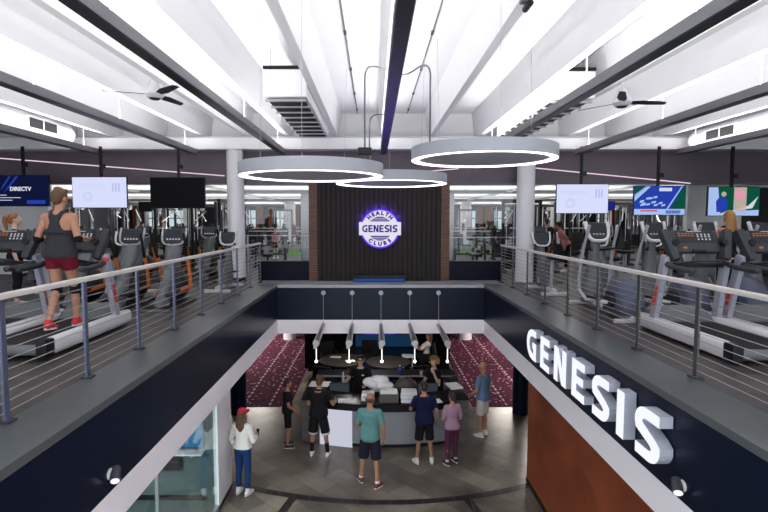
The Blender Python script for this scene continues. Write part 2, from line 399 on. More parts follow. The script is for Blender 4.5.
# navy fascias with a white band below
def fascia(side, lo, hi, blo, bhi):
    struct('wall_fascia_' + side, MB().box(lo, hi), M['navy']); struct('trim_band_' + side, MB().box(blo, bhi), M['bandwhite'])
fascia('left', (-2.83, -2, 2.83), (XL - .004, YF + .1, F2 - .06), (-2.83, -2, 2.5), (XL, YF + .1, 2.83))
fascia('right', (XR + .004, -2, 2.81), (3.13, YF + .1, F2 - .06), (XR, -2, 2.48), (3.13, YF + .1, 2.81))
fascia('far', (XL, YF + .004, 2.82), (XR, YB, F2 - .06), (XL, YF, 2.49), (XR, YB, 2.82))
# lower ceilings
struct('ceiling_lower_left', MB().box((-8, -1, 2.6), (-2.83, 24, 2.7)), M['greywall'])
struct('ceiling_lower_right', MB().box((3.13, -1, 2.6), (8.5, 24, 2.7)), M['greywall'])
struct('ceiling_lower_far', MB().box((-2.83, YB - .01, 2.6), (3.13, 24, 2.7)), M['greywall'])
struct('wall_lower_far', MB().box((-8, 24, 0), (8.5, 24.2, 2.6)), M['greywall'])
struct('baseboard_far', MB().box((-8, 23.95, 0.012), (8.5, 24, .25)), M['white'])
struct('wall_lower_right', MB().box((8.4, 10, 0), (8.6, 24, 2.6)), M['greywall'])
struct('wall_lower_left', MB().box((-8.1, -1, 0), (-7.9, 24, 2.6)), M['greywall'])
# red wood wall below the right fascia, and its dark base
struct('wall_right', MB().box((3.04, -1, .09), (3.4, 9.87, 2.6)), M['redwood'])
struct('baseboard_right', MB().box((3.03, -1, 0), (3.4, 9.88, .09)), M['black'])
struct('wall_right_return', MB().box((3.4, 9.67, 0), (8.4, 9.87, 2.6)), M['greywall'])
# white wall end and glass wall on the left
struct('wall_left', MB().box((-2.86, 8.86, .06), (-2.78, 9.69, 2.6)), M['white'])
struct('baseboard_left', MB().box((-2.86, 8.86, 0), (-2.772, 9.70, .06)), M['black'])
w = thing('window_1', 'teal tinted glass wall below the left balcony', 'window'); w['kind'] = 'structure'
MB().box((-2.815, -1, .10), (-2.80, 8.86, 2.5)).obj('pane', M['tealglass'], w)
fr = MB()
for y in (1.5, 4.0, 6.4): fr.box((-2.83, y - .012, .1), (-2.79, y + .012, 2.5))
fr.box((-2.84, -1, 0), (-2.78, 8.86, .1)); fr.box((-2.84, -1, 2.47), (-2.79, 8.86, 2.52))
fr.obj('frame', M['steel'], w)
# room behind the glass
struct('wall_glass_room_far', MB().box((-7.9, 9.2, 0), (-2.86, 9.4, 2.6)), M['teal'])
struct('wall_glass_room_side', MB().box((-5.6, -1, 0), (-5.5, 9.2, 2.6)), M['teal'])
# round columns
def column(name, x, y, z0, z1, r, m): struct(name, MB().cyl((x, y, z0), (x, y, z1), r, 32), m, True)
column('column_left', -3.49, 13.0, F2, 6.96, .215, M['whitecol']); column('column_right', 3.80, 12.9, F2, 6.96, .22, M['whitecol'])
struct('baseboard_column_left', MB().cyl((-3.49, 13.0, F2), (-3.49, 13.0, F2 + .1), .222, 32), M['black'], True)
column('column_lower_right', 3.95, 13.5, 0, 2.6, .21, M['navy']); column('column_lower_left', -3.65, 13.5, 0, 2.6, .21, M['navy'])
column('column_lobby_left', -3.69, 22.1, 0, 2.6, .27, M['white']); column('column_lobby_right', 4.0, 22.1, 0, 2.6, .27, M['white'])
# far wall of the hall: bulkhead, beam, end wall
struct('wall_upper', MB().box((-16, YB, 6.13), (16, YB + .3, 6.95)), M['purple'])
struct('trim_bulkhead_edge', MB().box((-16, YB - .03, 6.11), (16, YB + .3, 6.14)), M['mgrey'])
struct('beam_far', MB().box((-16, 12.78, 6.94), (16, 13.2, 7.22), .02), M['white'])
struct('wall_end', MB().box((-16, 13.5, 6.9), (16, 13.7, 8.0)), M['ceil'])
# ceiling slab and its deep ribs
SLAB = 7.95; RB = 7.30
struct('ceiling', MB().box((-13, -3, SLAB), (13, 13.7, SLAB + .15)), M['ceil'])
FX = [-6.6, -4.3, -2.19, .23, 2.68, 4.88, 7.3]
ribs = []
for a, b in zip(FX, FX[1:]): ribs += [a, (a + b) / 2]
ribs += [FX[-1], -7.8, 8.5, -9, 9.7]
def rib(x):
    mb = MB(); s = [(-.06, RB), (.06, RB), (.14, SLAB), (-.14, SLAB)]
    mb.prism(s, lambda u, v, d: V((x + u, d, v)), -3, 13.5)
    return mb
for x in ribs: struct('ceiling_rib', rib(x), M['ceil'])
struct('wall_side_left', MB().box((-13.2, -3, F2), (-13, 13.7, 8)), M['greywall'])
struct('wall_side_right', MB().box((13, -3, F2), (13.2, 13.7, 8)), M['greywall'])
# half wall under the glass, slatted brown jambs, dark slat wall
struct('wall_half_left', MB().box((-2.95, YB - .15, F2), (-1.64, YB, 4.15)), M['navyflat'])
struct('wall_half_right', MB().box((1.9, YB - .15, F2), (3.25, YB, 4.15)), M['navyflat'])
for n, (x0, x1) in enumerate(((-3.5, -1.64), (1.9, 3.66))):
    w = thing('window_%d' % (n + 2), 'clear interior glazing over a navy half wall', 'window'); w['kind'] = 'structure'
    MB().box((x0, YB - .08, 4.15), (x1, YB - .068, 6.12)).obj('pane', M['glass'], w)
    f = MB().box((x0, YB - .12, 4.12), (x1, YB - .03, 4.17)).box((x0, YB - .12, 6.07), (x1, YB - .03, 6.12))
    f.obj('frame', M['mgrey'], w)
struct('wall_far', MB().box((-1.43, YB - .25, F2 + .01), (1.69, YB, 6.13)), M['logowall'])
for n, (x0, x1) in enumerate(((-1.64, -1.43), (1.69, 1.9))):
    mb = MB(); z = F2 + .02
    mb.box((x0, YB - .2, F2 + .01), (x1, YB, 6.13))
    while z < 6.1:
        mb.box((x0, YB - .26, z), (x1, YB - .2, z + .042)); z += .062
    struct('trim_slat_%d' % (n + 1), mb, M['slatwood'])
# gym beyond
struct('ceiling_gym', MB().box((-20, YB + .3, 6.32), (20, 40, 6.6)), M['ceil'])
for y in (19.5, 27.5): struct('ceiling_gym_beam', MB().box((-20, y, 6.2), (20, y + .25, 6.32)), M['mgrey'])
for x in (-9, -5.5, -2, 1.5, 5, 8.5): struct('ceiling_gym_rib', MB().box((x, YB + .3, 6.25), (x + .14, 40, 6.32)), M['greywall'])
struct('wall_gym_far', MB().box((-20, 40, F2), (20, 40.2, 6.6)), M['charcoal'])
struct('wall_gym_left', MB().box((-20.2, YB, F2), (-20, 40, 6.6)), M['greywall']); struct('wall_gym_right', MB().box((20, YB, F2), (20.2, 40, 6.6)), M['greywall'])
struct('wall_pale_right', MB().box((8.9, 14.6, F2), (13, 14.8, 6.2)), M['white']); struct('wall_pale_left', MB().box((-13, 14.6, F2), (-9.25, 14.8, 6.2)), M['white'])
def gx(px): return (px - 374) / 512 * 40
for n, (a, b) in enumerate(((134, 143), (158, 166), (257, 264), (269, 276), (285, 299), (454, 466), (476, 482), (485, 492), (502, 509), (607, 616), (628, 640), (186, 194))):
    struct('trim_panel_%d' % (n + 1), MB().box((gx(a), 39.9, F2 + .3), (gx(b), 40, 6.25)), M['orangewood'])
for n, (a, b) in enumerate(((247, 256), (277, 284), (467, 475), (493, 501), (150, 157), (170, 184), (597, 606), (660, 676))):
    w = thing('window_%d' % (n + 4), 'daylit window at the far end of the gym', 'window'); w['kind'] = 'structure'
    MB().box((gx(a), 39.94, 4.5), (gx(b), 39.98, 5.95)).obj('pane', M['e_win'], w)
    f = MB(); xm = (gx(a) + gx(b)) / 2
    f.box((xm - .03, 39.88, 4.5), (xm + .03, 39.94, 5.95)); f.box((gx(a), 39.88, 5.3), (gx(b), 39.94, 5.36)); f.obj('frame', M['black'], w)
for x in (-5.4, 5.9, 11.6, -11.9): column('column_gym', x, 33, F2, 6.45, .35, M['whitecol'])
struct('column_gym_square', MB().box((-2.85, 20, F2), (-2.5, 20.4, 6.32)), M['lgrey']); struct('column_gym_square', MB().box((2.92, 20, F2), (3.12, 20.4, 6.32)), M['lgrey'])

# ------------------------------------------------------------------ linear lights
lab = ['outer', 'second', 'third', 'middle', 'fourth', 'fifth', 'sixth']
names = ['leftmost long linear ceiling light behind the left duct', 'long linear ceiling light over the left treadmills', 'long linear ceiling light ending above the left column',
         'middle long dark linear ceiling light the curved conduits spring from', 'long linear ceiling light just right of the ring lights', 'long linear ceiling light over the right treadmills', 'rightmost long linear ceiling light below the right duct']
for x, l in zip(FX, names):
    y0, y1 = -1.5, 12.4
    t = thing('linear_ceiling_light', l + ', dark beneath', 'ceiling light', (x, 5.5, 6.76), 0, 'long linear ceiling lights')
    MB().box((-.062, y0 - 5.5, 0), (.062, y1 - 5.5, .012)).obj('dark_underside', M['fixblack'], t)
    MB().box((-.075, y0 - 5.5, .012), (-.062, y1 - 5.5, .125)).box((.062, y0 - 5.5, .012), (.075, y1 - 5.5, .125)).box((-.075, y1 - 5.5, 0), (.075, y1 - 5.49, .125)).obj('housing', M['fixside'], t)
    MB().box((-.06, y0 - 5.5, .012), (.06, y1 - 5.5, .1)).obj('lamp_tray', M['wgrey'], t)
    for y in (0, 2.2, 4.4, 6.6, 8.8, 11.8):
        MB().cyl((0, y - 5.5, .1), (0, y - 5.5, RB - 6.76), .011, 8).obj('hanger_rod', M['wgrey'], t)
    ld = bpy.data.lights.new('uplight', 'AREA'); ld.shape = 'RECTANGLE'; ld.size = .12; ld.size_y = 13.8; ld.energy = 100; ld.color = (1, .985, 1)
    lo = bpy.data.objects.new('uplight', ld); C.objects.link(lo); lo.location = (0, -.05, .13); lo.rotation_euler = (PI, 0, 0); lo.parent = t

# ring lights
def ring(x, y, z, r, l, wires):
    t = thing('ring_light', l, 'ring light', (x, y, z), 0, 'ring pendant lights')
    h, w = .15, .085
    MB().lathe((0, 0, 0), [(r - w + .012, .012), (r, .0), (r, h), (r - w, h), (r - w, .03)], 64).obj('ring_body', M['ringgrey'], t, True)
    mb = MB(); n = 64                                         # glowing band: inner lower edge of the ring
    prof = [(r - .006, -.004), (r - w - .004, -.004), (r - w - .004, .03), (r - w + .006, .03), (r - w + .006, .002), (r - .006, .002)]
    vr = [[mb.bm.verts.new(V((q * math.cos(2 * PI * k / n), q * math.sin(2 * PI * k / n), zz))) for q, zz in prof] for k in range(n)]
    for k in range(n):
        A = vr[k]; B = vr[(k + 1) % n]
        for i in range(6): mb.bm.faces.new((A[i], A[(i + 1) % 6], B[(i + 1) % 6], B[i]))
    mb.obj('light_band', M['e_ring'], t)
    for a in wires:
        p = V((math.cos(a) * (r - w / 2), math.sin(a) * (r - w / 2), h))
        MB().cyl(p, (p.x * .92, p.y * .92, SLAB - z), .0028, 6).obj('suspension_wire', M['steel'], t)
    return t
ring(1.37, 6.5, EYE + .75, .9, 'large grey ring light on the right, highest of the three', [R(30), R(150), R(270)])
ring(-.785, 6.5, EYE + .545, .9, 'large grey ring light on the left, overlapping the ring behind it', [R(30), R(150), R(270)])
ring(.28, 8.4, EYE + .585, .9, 'ring light hung farther back between the other two, partly hidden', [R(90), R(210), R(330)])
def arcpts(pts, n=10):                                        # smooth Catmull-Rom
    P = [V(p) for p in pts]; out = []
    for i in range(len(P) - 1):
        p0, p1, p2, p3 = P[max(i - 1, 0)], P[i], P[i + 1], P[min(i + 2, len(P) - 1)]
        for k in range(n):
            s = k / n; out.append(.5 * ((2 * p1) + (p2 - p0) * s + (2 * p0 - 5 * p1 + 4 * p2 - p3) * s * s + (3 * p1 - p0 - 3 * p2 + p3) * s ** 3))
    out.append(P[-1]); return out
def feed(l, pts, box):
    t = thing('power_conduit', l, 'conduit', (0, 0, 0))
    MB().tube(arcpts(pts), .011, 8).obj('conduit_tube', M['mgrey'], t, 'all')
    if box: MB().rbox(box, (.17, .08, .09), .01).obj('junction_box', M['black'], t)
zt = 6.80
feed('grey conduit looping left from the middle light down to the left ring', [(.16, 6.55, zt + .28), (-.02, 6.5, zt + .30), (-.10, 6.5, zt + .24), (-.115, 6.5, zt + .02), (-.115, 6.5, EYE + .75)], (-.115, 6.5, EYE + .86))
feed('grey conduit looping right from the middle light down to the right ring', [(.30, 6.55, zt + .22), (.42, 6.5, zt + .21), (.6, 6.5, zt + .31), (.69, 6.5, zt + .26), (.70, 6.5, zt + .02), (.70, 6.5, EYE + .9)], None)
feed('short grey conduit from the middle light down to the back ring', [(.17, 8.1, zt + .04), (.02, 8.1, zt + .03), (-.06, 8.1, zt - .05), (-.07, 8.1, zt - .3), (-.07, 8.1, EYE + .76)], None)
for x, l in ((-.42, 'thin conduit with couplings along the ceiling left of the middle light'), (.85, 'thin conduit with couplings along the ceiling right of the middle light')):
    t = thing('ceiling_conduit', l, 'conduit', (x, 5, SLAB - .03))
    MB().cyl((0, -8, 0), (0, 8.3, 0), .011, 8).obj('conduit_tube', M['mgrey'], t)
    for y in (-1, .8, 2.6, 4.4, 6.2, 7.8): MB().cyl((0, y, 0), (0, y + .12, 0), .022, 8).obj('coupling', M['dgrey'], t)
t = thing('conduit_run', 'long pale conduit running across the hall in front of the far beam', 'conduit', (0, 12.92, 7.252))
MB().cyl((-12.8, 0, 0), (12.8, 0, 0), .03, 10).obj('conduit_tube', M['wgrey'], t)
t = thing('security_camera', 'small dark camera clamped under the ceiling rib right of the middle light', 'camera', (1.45, 5.05, RB))
MB().box((-.05, -.04, -.03), (.05, .04, 0)).obj('mount', M['mgrey'], t); MB().cyl((.02, -.08, -.06), (.02, .08, -.06), .032, 12).obj('camera_body', M['black'], t)

# ceiling fans
def fan(x, y, z, a0, l):
    t = thing('ceiling_fan', l, 'ceiling fan', (x, y, z), 0, 'ceiling fans')
    MB().cyl((0, 0, .12), (0, 0, RB - z), .014, 10).obj('down_rod', M['wgrey'], t)
    MB().lathe((0, 0, 0), [(.01, -.07), (.10, -.06), (.145, -.01), (.135, .04), (.085, .10), (.06, .2), (.012, .24)], 20).obj('motor_housing', M['wgrey'], t, True)
    MB().lathe((0, 0, 0), [(.01, -.085), (.06, -.08), (.085, -.062), (.01, -.06)], 20).obj('hub_cap', M['dgrey'], t, True)
    for k in range(3):
        a = a0 + k * 2 * PI / 3; mtx = Matrix.Rotation(a, 4, 'Z') @ Matrix.Rotation(R(-13), 4, 'X')
        mb = MB(); poly = [(.08, -.03), (.3, -.075), (.68, -.055), (.72, -.02), (.72, .03), (.3, .065), (.08, .03)]
        mb.prism(poly, lambda u, v, d: mtx @ V((u, v, d)), -.005, .005); mb.obj('blade', M['charcoal'], t)
fan(-3.36, 8, 7.12, R(-42), 'dark bladed ceiling fan over the left treadmills')
fan(3.80, 8, 7.0, R(6), 'dark bladed ceiling fan over the right treadmills')

# air units between the ribs, ducts at the sides
def air_unit(x0, x1, y0, y1, z0, z1, l):
    t = thing('air_unit', l, 'air unit', ((x0 + x1) / 2, y0, z0)); w = (x1 - x0) / 2; d = y1 - y0; h = z1 - z0
    MB().box((-w, 0, .03), (w, d, h), .02).obj('casing', M['duct'], t)
    MB().box((-w + .05, .1, 0), (w - .05, d - .1, .028)).obj('grille_recess', M['grille'], t)
    MB().box((-w, -.01, h + .0), (w, .1, h + .05)).obj('gap_shade', M['black'], t)  # black bar stands in for the shade in the gap above the casing
    n = 8
    for i in range(n + 1):
        y = .1 + (d - .2) * i / n; MB().box((-w + .02, y - .03, -.02), (w - .02, y + .03, .015)).obj('grille_blade', M['grillew'], t)
    for q in (-1, 1):
        for y in (.3, d - .3): MB().cyl((q * (w - .06), y, h - .02), (q * (w - .06), y, SLAB - z0), .012, 6).obj('hanger_rod', M['wgrey'], t)
air_unit(-1.74, -1.06, 8.2, 12.0, 7.10, 7.56, 'white air unit with a louvred grille between ribs, left of the rings')
air_unit(2.84, 3.52, 8.3, 12.0, 7.10, 7.56, 'white air unit with a louvred grille between ribs, right of the rings')
def duct(x, z, r, y1, l, sgn):
    t = thing('air_duct', l, 'duct', (x, 5, z))
    mb = MB(); mb.cyl((0, -6, 0), (0, y1 - 5 - .12, 0), r, 28); mb.cone((0, y1 - 5 - .12, 0), (0, y1 - 5, 0), r, r * .82, 28); mb.obj('duct_tube', M['duct'], t, True)
    for y in (0, 2.6, y1 - 5 - 1.75):
        f = MB().box((sgn * r * .93, y, -.13), (sgn * (r + .03), y + 1.0, .12)).obj('register', M['wgrey'], t)
        MB().box((sgn * (r + .031), y + .06, -.10), (sgn * (r + .036), y + .48, .09)).box((sgn * (r + .031), y + .53, -.10), (sgn * (r + .036), y + .94, .09)).obj('register_louver', M['grille'], f)
    for y in (-1, 3.8, 6.2): MB().cyl((0, y, r * .9), (0, y, SLAB - z), .012, 6).obj('hanger_rod', M['wgrey'], t)
duct(-7.1, 7.15, .24, 12.0, 'white round air duct at the far left with dark registers', 1)
duct(7.75, 7.09, .24, 12.5, 'white round air duct at the far right with dark registers', -1)

# LED strips on the bulkhead
def strip(l, a, b):
    t = thing('led_strip', l, 'light strip', a); a = V(a); b = V(b)
    MB().beam((0, 0, 0), b - a, .02, .022).obj('glow_tube', M['e_strip'], t)
    MB().beam(V((0, .014, 0)), b - a + V((0, .014, 0)), .014, .05).obj('mounting_channel', M['mgrey'], t)
strip('thin pink-white light strip slanting across the bulkhead on the left', (-9.6, YB - .03, 6.77), (-3.8, YB - .03, 6.32))
strip('thin pink-white light strip slanting across the bulkhead on the right', (4.05, YB - .03, 6.52), (8.05, YB - .03, 6.13))
strip('short pink-white light strip on the bulkhead behind the right ring', (1.2, YB - .03, 6.42), (2.15, YB - .03, 6.5))

# ------------------------------------------------------------------ railings
def railing(x, side, pm, l, zt, cm, rm):
    t = thing('balcony_railing', l, 'railing', (x, 0, F2))
    ys = [2.7 + 1.105 * i for i in range(9)] + [12.55]
    MB().box((-.035, -1, zt - .045), (.035, 12.6, zt), .012).obj('top_rail', rm, t)
    for y in ys + [.5, 1.6]:
        p = MB().box((-.012, y - .028, .02), (.012, y + .028, zt - .045), .003).obj('post', pm, t)
        MB().box((-.05, y - .05, .012), (.05, y + .05, .03)).obj('base_plate', M['dgrey'], p)
    n = 11
    for i in range(n):
        z = .09 + (zt - .2) * i / (n - 1)
        MB().cyl((0, -1, z), (0, 12.57, z), .0045, 6).obj('cable', cm, t)
railing(-2.80, 'left', M['postl'], 'steel cable railing with a pale top rail along the left balcony', 1.0, M['cable'], M['toprail'])
railing(3.14, 'right', M['postr'], 'steel cable railing with a pale top rail along the right balcony', .95, M['cable'], M['toprail'])
t = thing('guard_rail', 'thin pale guard rail behind the glass left of the dark slat wall', 'railing', (-3.1, 14.2, F2))
MB().beam((-.6, 0, 1.12), (1.5, 0, 1.12), .03, .03).obj('hand_rail', M['wgrey'], t); MB().cyl((-.4, 0, 0), (-.4, 0, 1.12), .02).obj('post', M['steel'], t); MB().cyl((1.1, 0, 0), (1.1, 0, 1.12), .02).obj('post', M['steel'], t)
t = thing('guard_rail', 'thin pale guard rail behind the glass right of the dark slat wall', 'railing', (2.9, 14.2, F2))
MB().beam((-.9, 0, 1.07), (1.3, 0, 1.07), .03, .03).obj('hand_rail', M['wgrey'], t); MB().cyl((-.7, 0, 0), (-.7, 0, 1.07), .02).obj('post', M['steel'], t); MB().cyl((1.2, 0, 0), (1.2, 0, 1.07), .02).obj('post', M['steel'], t)

# ------------------------------------------------------------------ signs
# big channel letters on the right fascia. letters drawn as outlines on a 1 x 1.25 cell
def stroke(path, w, n=1):
    P = [V((*p, 0)) for p in path]; L = []; Rr = []
    for i, p in enumerate(P):
        if i == 0: d = (P[1] - P[0])
        elif i == len(P) - 1: d = P[-1] - P[-2]
        else:
            d = (P[i + 1] - P[i]).normalized() + (P[i] - P[i - 1]).normalized()
        d.normalize(); nn = V((-d.y, d.x, 0)); k = 1.0
        if 0 < i < len(P) - 1:
            e = (P[i + 1] - P[i]).normalized(); k = 1 / max(.55, V((-e.y, e.x, 0)).dot(nn))
        L.append((p + nn * w / 2 * k)[:2]); Rr.append((p - nn * w / 2 * k)[:2])
    return L + Rr[::-1]
def arc(cx, cy, r, a0, a1, n=8): return [(cx + r * math.cos(R(a0 + (a1 - a0) * i / n)), cy + r * math.sin(R(a0 + (a1 - a0) * i / n))) for i in range(n + 1)]
SW = .27
def S_path(): 
    return [(.92, 1.115)] + [(.48, 1.115)] + arc(.44, .845, .27, 90, 205, 7)[1:] + [(.72, .52)] + arc(.56, .405, .27, 25, -90, 7)[1:] + [(.08, .135)]
LET = {
 'E': [[(0, 0), (.82, 0), (.82, .26), (.3, .26), (.3, .5), (.74, .5), (.74, .75), (.3, .75), (.3, .99), (.82, .99), (.82, 1.25), (0, 1.25)]],
 'N': [[(0, 0), (.3, 0), (.3, .72), (.62, 0), (.95, 0), (.95, 1.25), (.65, 1.25), (.65, .55), (.33, 1.25), (0, 1.25)]],
 'I': [[(0, 0), (.32, 0), (.32, 1.25), (0, 1.25)]],
 'S': [stroke(S_path(), SW)],
 'G': [stroke([(.86, 1.115), (.5, 1.115)] + arc(.5, .625, .49, 90, 270, 12)[1:] + [(.735, .135), (.735, .6), (.5, .6)], SW)],
}
WID = {'G': .9, 'E': .82, 'N': .95, 'S': .9, 'I': .32}
def letters(word, gap):
    x = 0; out = []
    for ch in word: out.append((ch, x)); x += WID[ch] + gap
    return out, x - gap
word = 'GENESIS'; lay, W = letters(word, .42)
Y0, Y1, zb, hgt = 8.17, 4.37, 3.005, .475
sx = (Y0 - Y1) / W
t = thing('wall_sign', 'row of large lit white letters standing off the right navy fascia', 'sign', (XR, Y0, zb))
for ch, x in lay:
    fn = lambda u, v, d, x=x: V((-d, -(x + u) * sx, v * hgt / 1.25))
    mb = MB()
    for poly in LET[ch]: mb.prism(poly, fn, .006, .125)
    lo = mb.obj('letter', M['letterside'], t)
    mb = MB()
    for poly in LET[ch]:
        cx = sum(p[0] for p in poly) / len(poly)
        mb.prism(poly, fn, .1255, .128)
    mb.obj('lit_face', M['e_letter'], lo)

# spotlights on the two fascias
def spot(loc, sgn, l):
    t = thing('spotlight', l, 'spotlight', loc)
    MB().cyl((0, 0, 0), (sgn * .02, 0, 0), .05, 18).obj('wall_plate', M['wgrey'], t, True)
    a = V((sgn * .05, 0, 0)); d = V((sgn * .25, -.6, -.35)).normalized()
    MB().cyl((0, 0, 0), a, .014, 10).obj('arm', M['dgrey'], t); h = MB().cyl(a - d * .06, a + d * .07, .043, 20).obj('lamp_head', M['dgrey'], t, True)
    MB().cyl(a + d * .066, a + d * .073, .036, 20).obj('lens', M['e_spot'], h)
spot((XL - .004, 4.32, 2.99), 1, 'small dark spotlight low on the left navy fascia')
spot((XR + .004, 4.2, 2.95), -1, 'small dark spotlight on the right navy fascia, past the last letter')

# round logo on the dark slat wall
LX, LZ, LY = .15, 4.985, YB - .25
t = thing('round_logo_sign', 'round white backlit logo with purple halo on the dark slat wall', 'sign', (LX, LY, LZ))
def disc(r, y0, y1, n=56):
    return MB().cyl((0, y0, 0), (0, y1, 0), r, n)
def ringp(r0, r1, y, n=56, a0=0, a1=360):
    mb = MB()
    for k in range(n):
        a = R(a0 + (a1 - a0) * k / n); b = R(a0 + (a1 - a0) * (k + 1) / n)
        mb.quad([(r0 * math.cos(a), y, r0 * math.sin(a)), (r1 * math.cos(a), y, r1 * math.sin(a)), (r1 * math.cos(b), y, r1 * math.sin(b)), (r0 * math.cos(b), y, r0 * math.sin(b))])
    return mb
LR = .455
disc(LR + .04, -.05, -.03).obj('halo_backer', M['e_halo'], t); disc(LR, -.075, -.05).obj('logo_face', M['e_logo'], t)
for sgn in (1, -1):
    mb = MB()
    for k in range(3):
        z0 = .178 + k * .044; z1 = z0 + .032; r = .305
        if z1 > r: continue
        w0 = math.sqrt(r * r - z0 * z0); w1 = math.sqrt(max(0, r * r - z1 * z1))
        mb.quad([(-w0, -.077, sgn * z0), (w0, -.077, sgn * z0), (w1, -.077, sgn * z1), (-w1, -.077, sgn * z1)])
    mb.obj('stripe_field', M['e_logop'], t)
b = MB().box((-.525, -.095, -.165), (.525, -.07, .165), .01).obj('name_bar', M['e_logo'], t)
lay2, W2 = letters(word, .13); k2 = .86 / W2
mb = MB()
for ch, x in lay2:
    for poly in LET[ch]: mb.prism(poly, lambda u, v, d, x=x: V((-.43 + (x + u) * k2, -d, -.09 + v * .18 / 1.25)), .0955, .099)
mb.obj('name_lettering', M['e_logop'], b)
for k in range(8):
    a = PI * (k + .5) / 8 + (0 if k < 8 else PI)
    ld = bpy.data.lights.new('halo_lamp', 'POINT'); ld.energy = 1.6; ld.color = (.16, .05, 1); ld.shadow_soft_size = .03
    lo = bpy.data.objects.new('halo_lamp', ld); C.objects.link(lo); lo.location = (math.cos(a) * .53, -.06, math.sin(a) * .53); lo.parent = t
for txt, ctr, sgn in (('HEALTH', 90, 1), ('CLUBS', 270, -1)):
    n = len(txt); step = 17.5 if sgn > 0 else 19
    for i, ch in enumerate(txt):
        a = ctr - sgn * (i - (n - 1) / 2) * step
        rr = .385
        mtx = Matrix.Translation((rr * math.cos(R(a)), -.078, rr * math.sin(R(a)))) @ Matrix.Rotation(R(-(a - 90) if sgn > 0 else -(a - 270)), 4, 'Y') @ FRONT
        text_obj('rim_letter', ch, .13, M['e_logop'], mtx, t, .001, .009)
# low lit box at the foot of the dark wall
t = thing('light_box', 'long low dark box with a blue lit edge at the foot of the dark wall', 'light box', (.13, YB - .42, F2 + .01))
MB().box((-.65, -.05, 0), (.65, .12, .17), .008).obj('box_body', M['black'], t); MB().box((-.63, -.056, .02), (.63, -.05, .075)).obj('lit_edge', emat('blue_edge', (.02, .10, .45), .5), t)

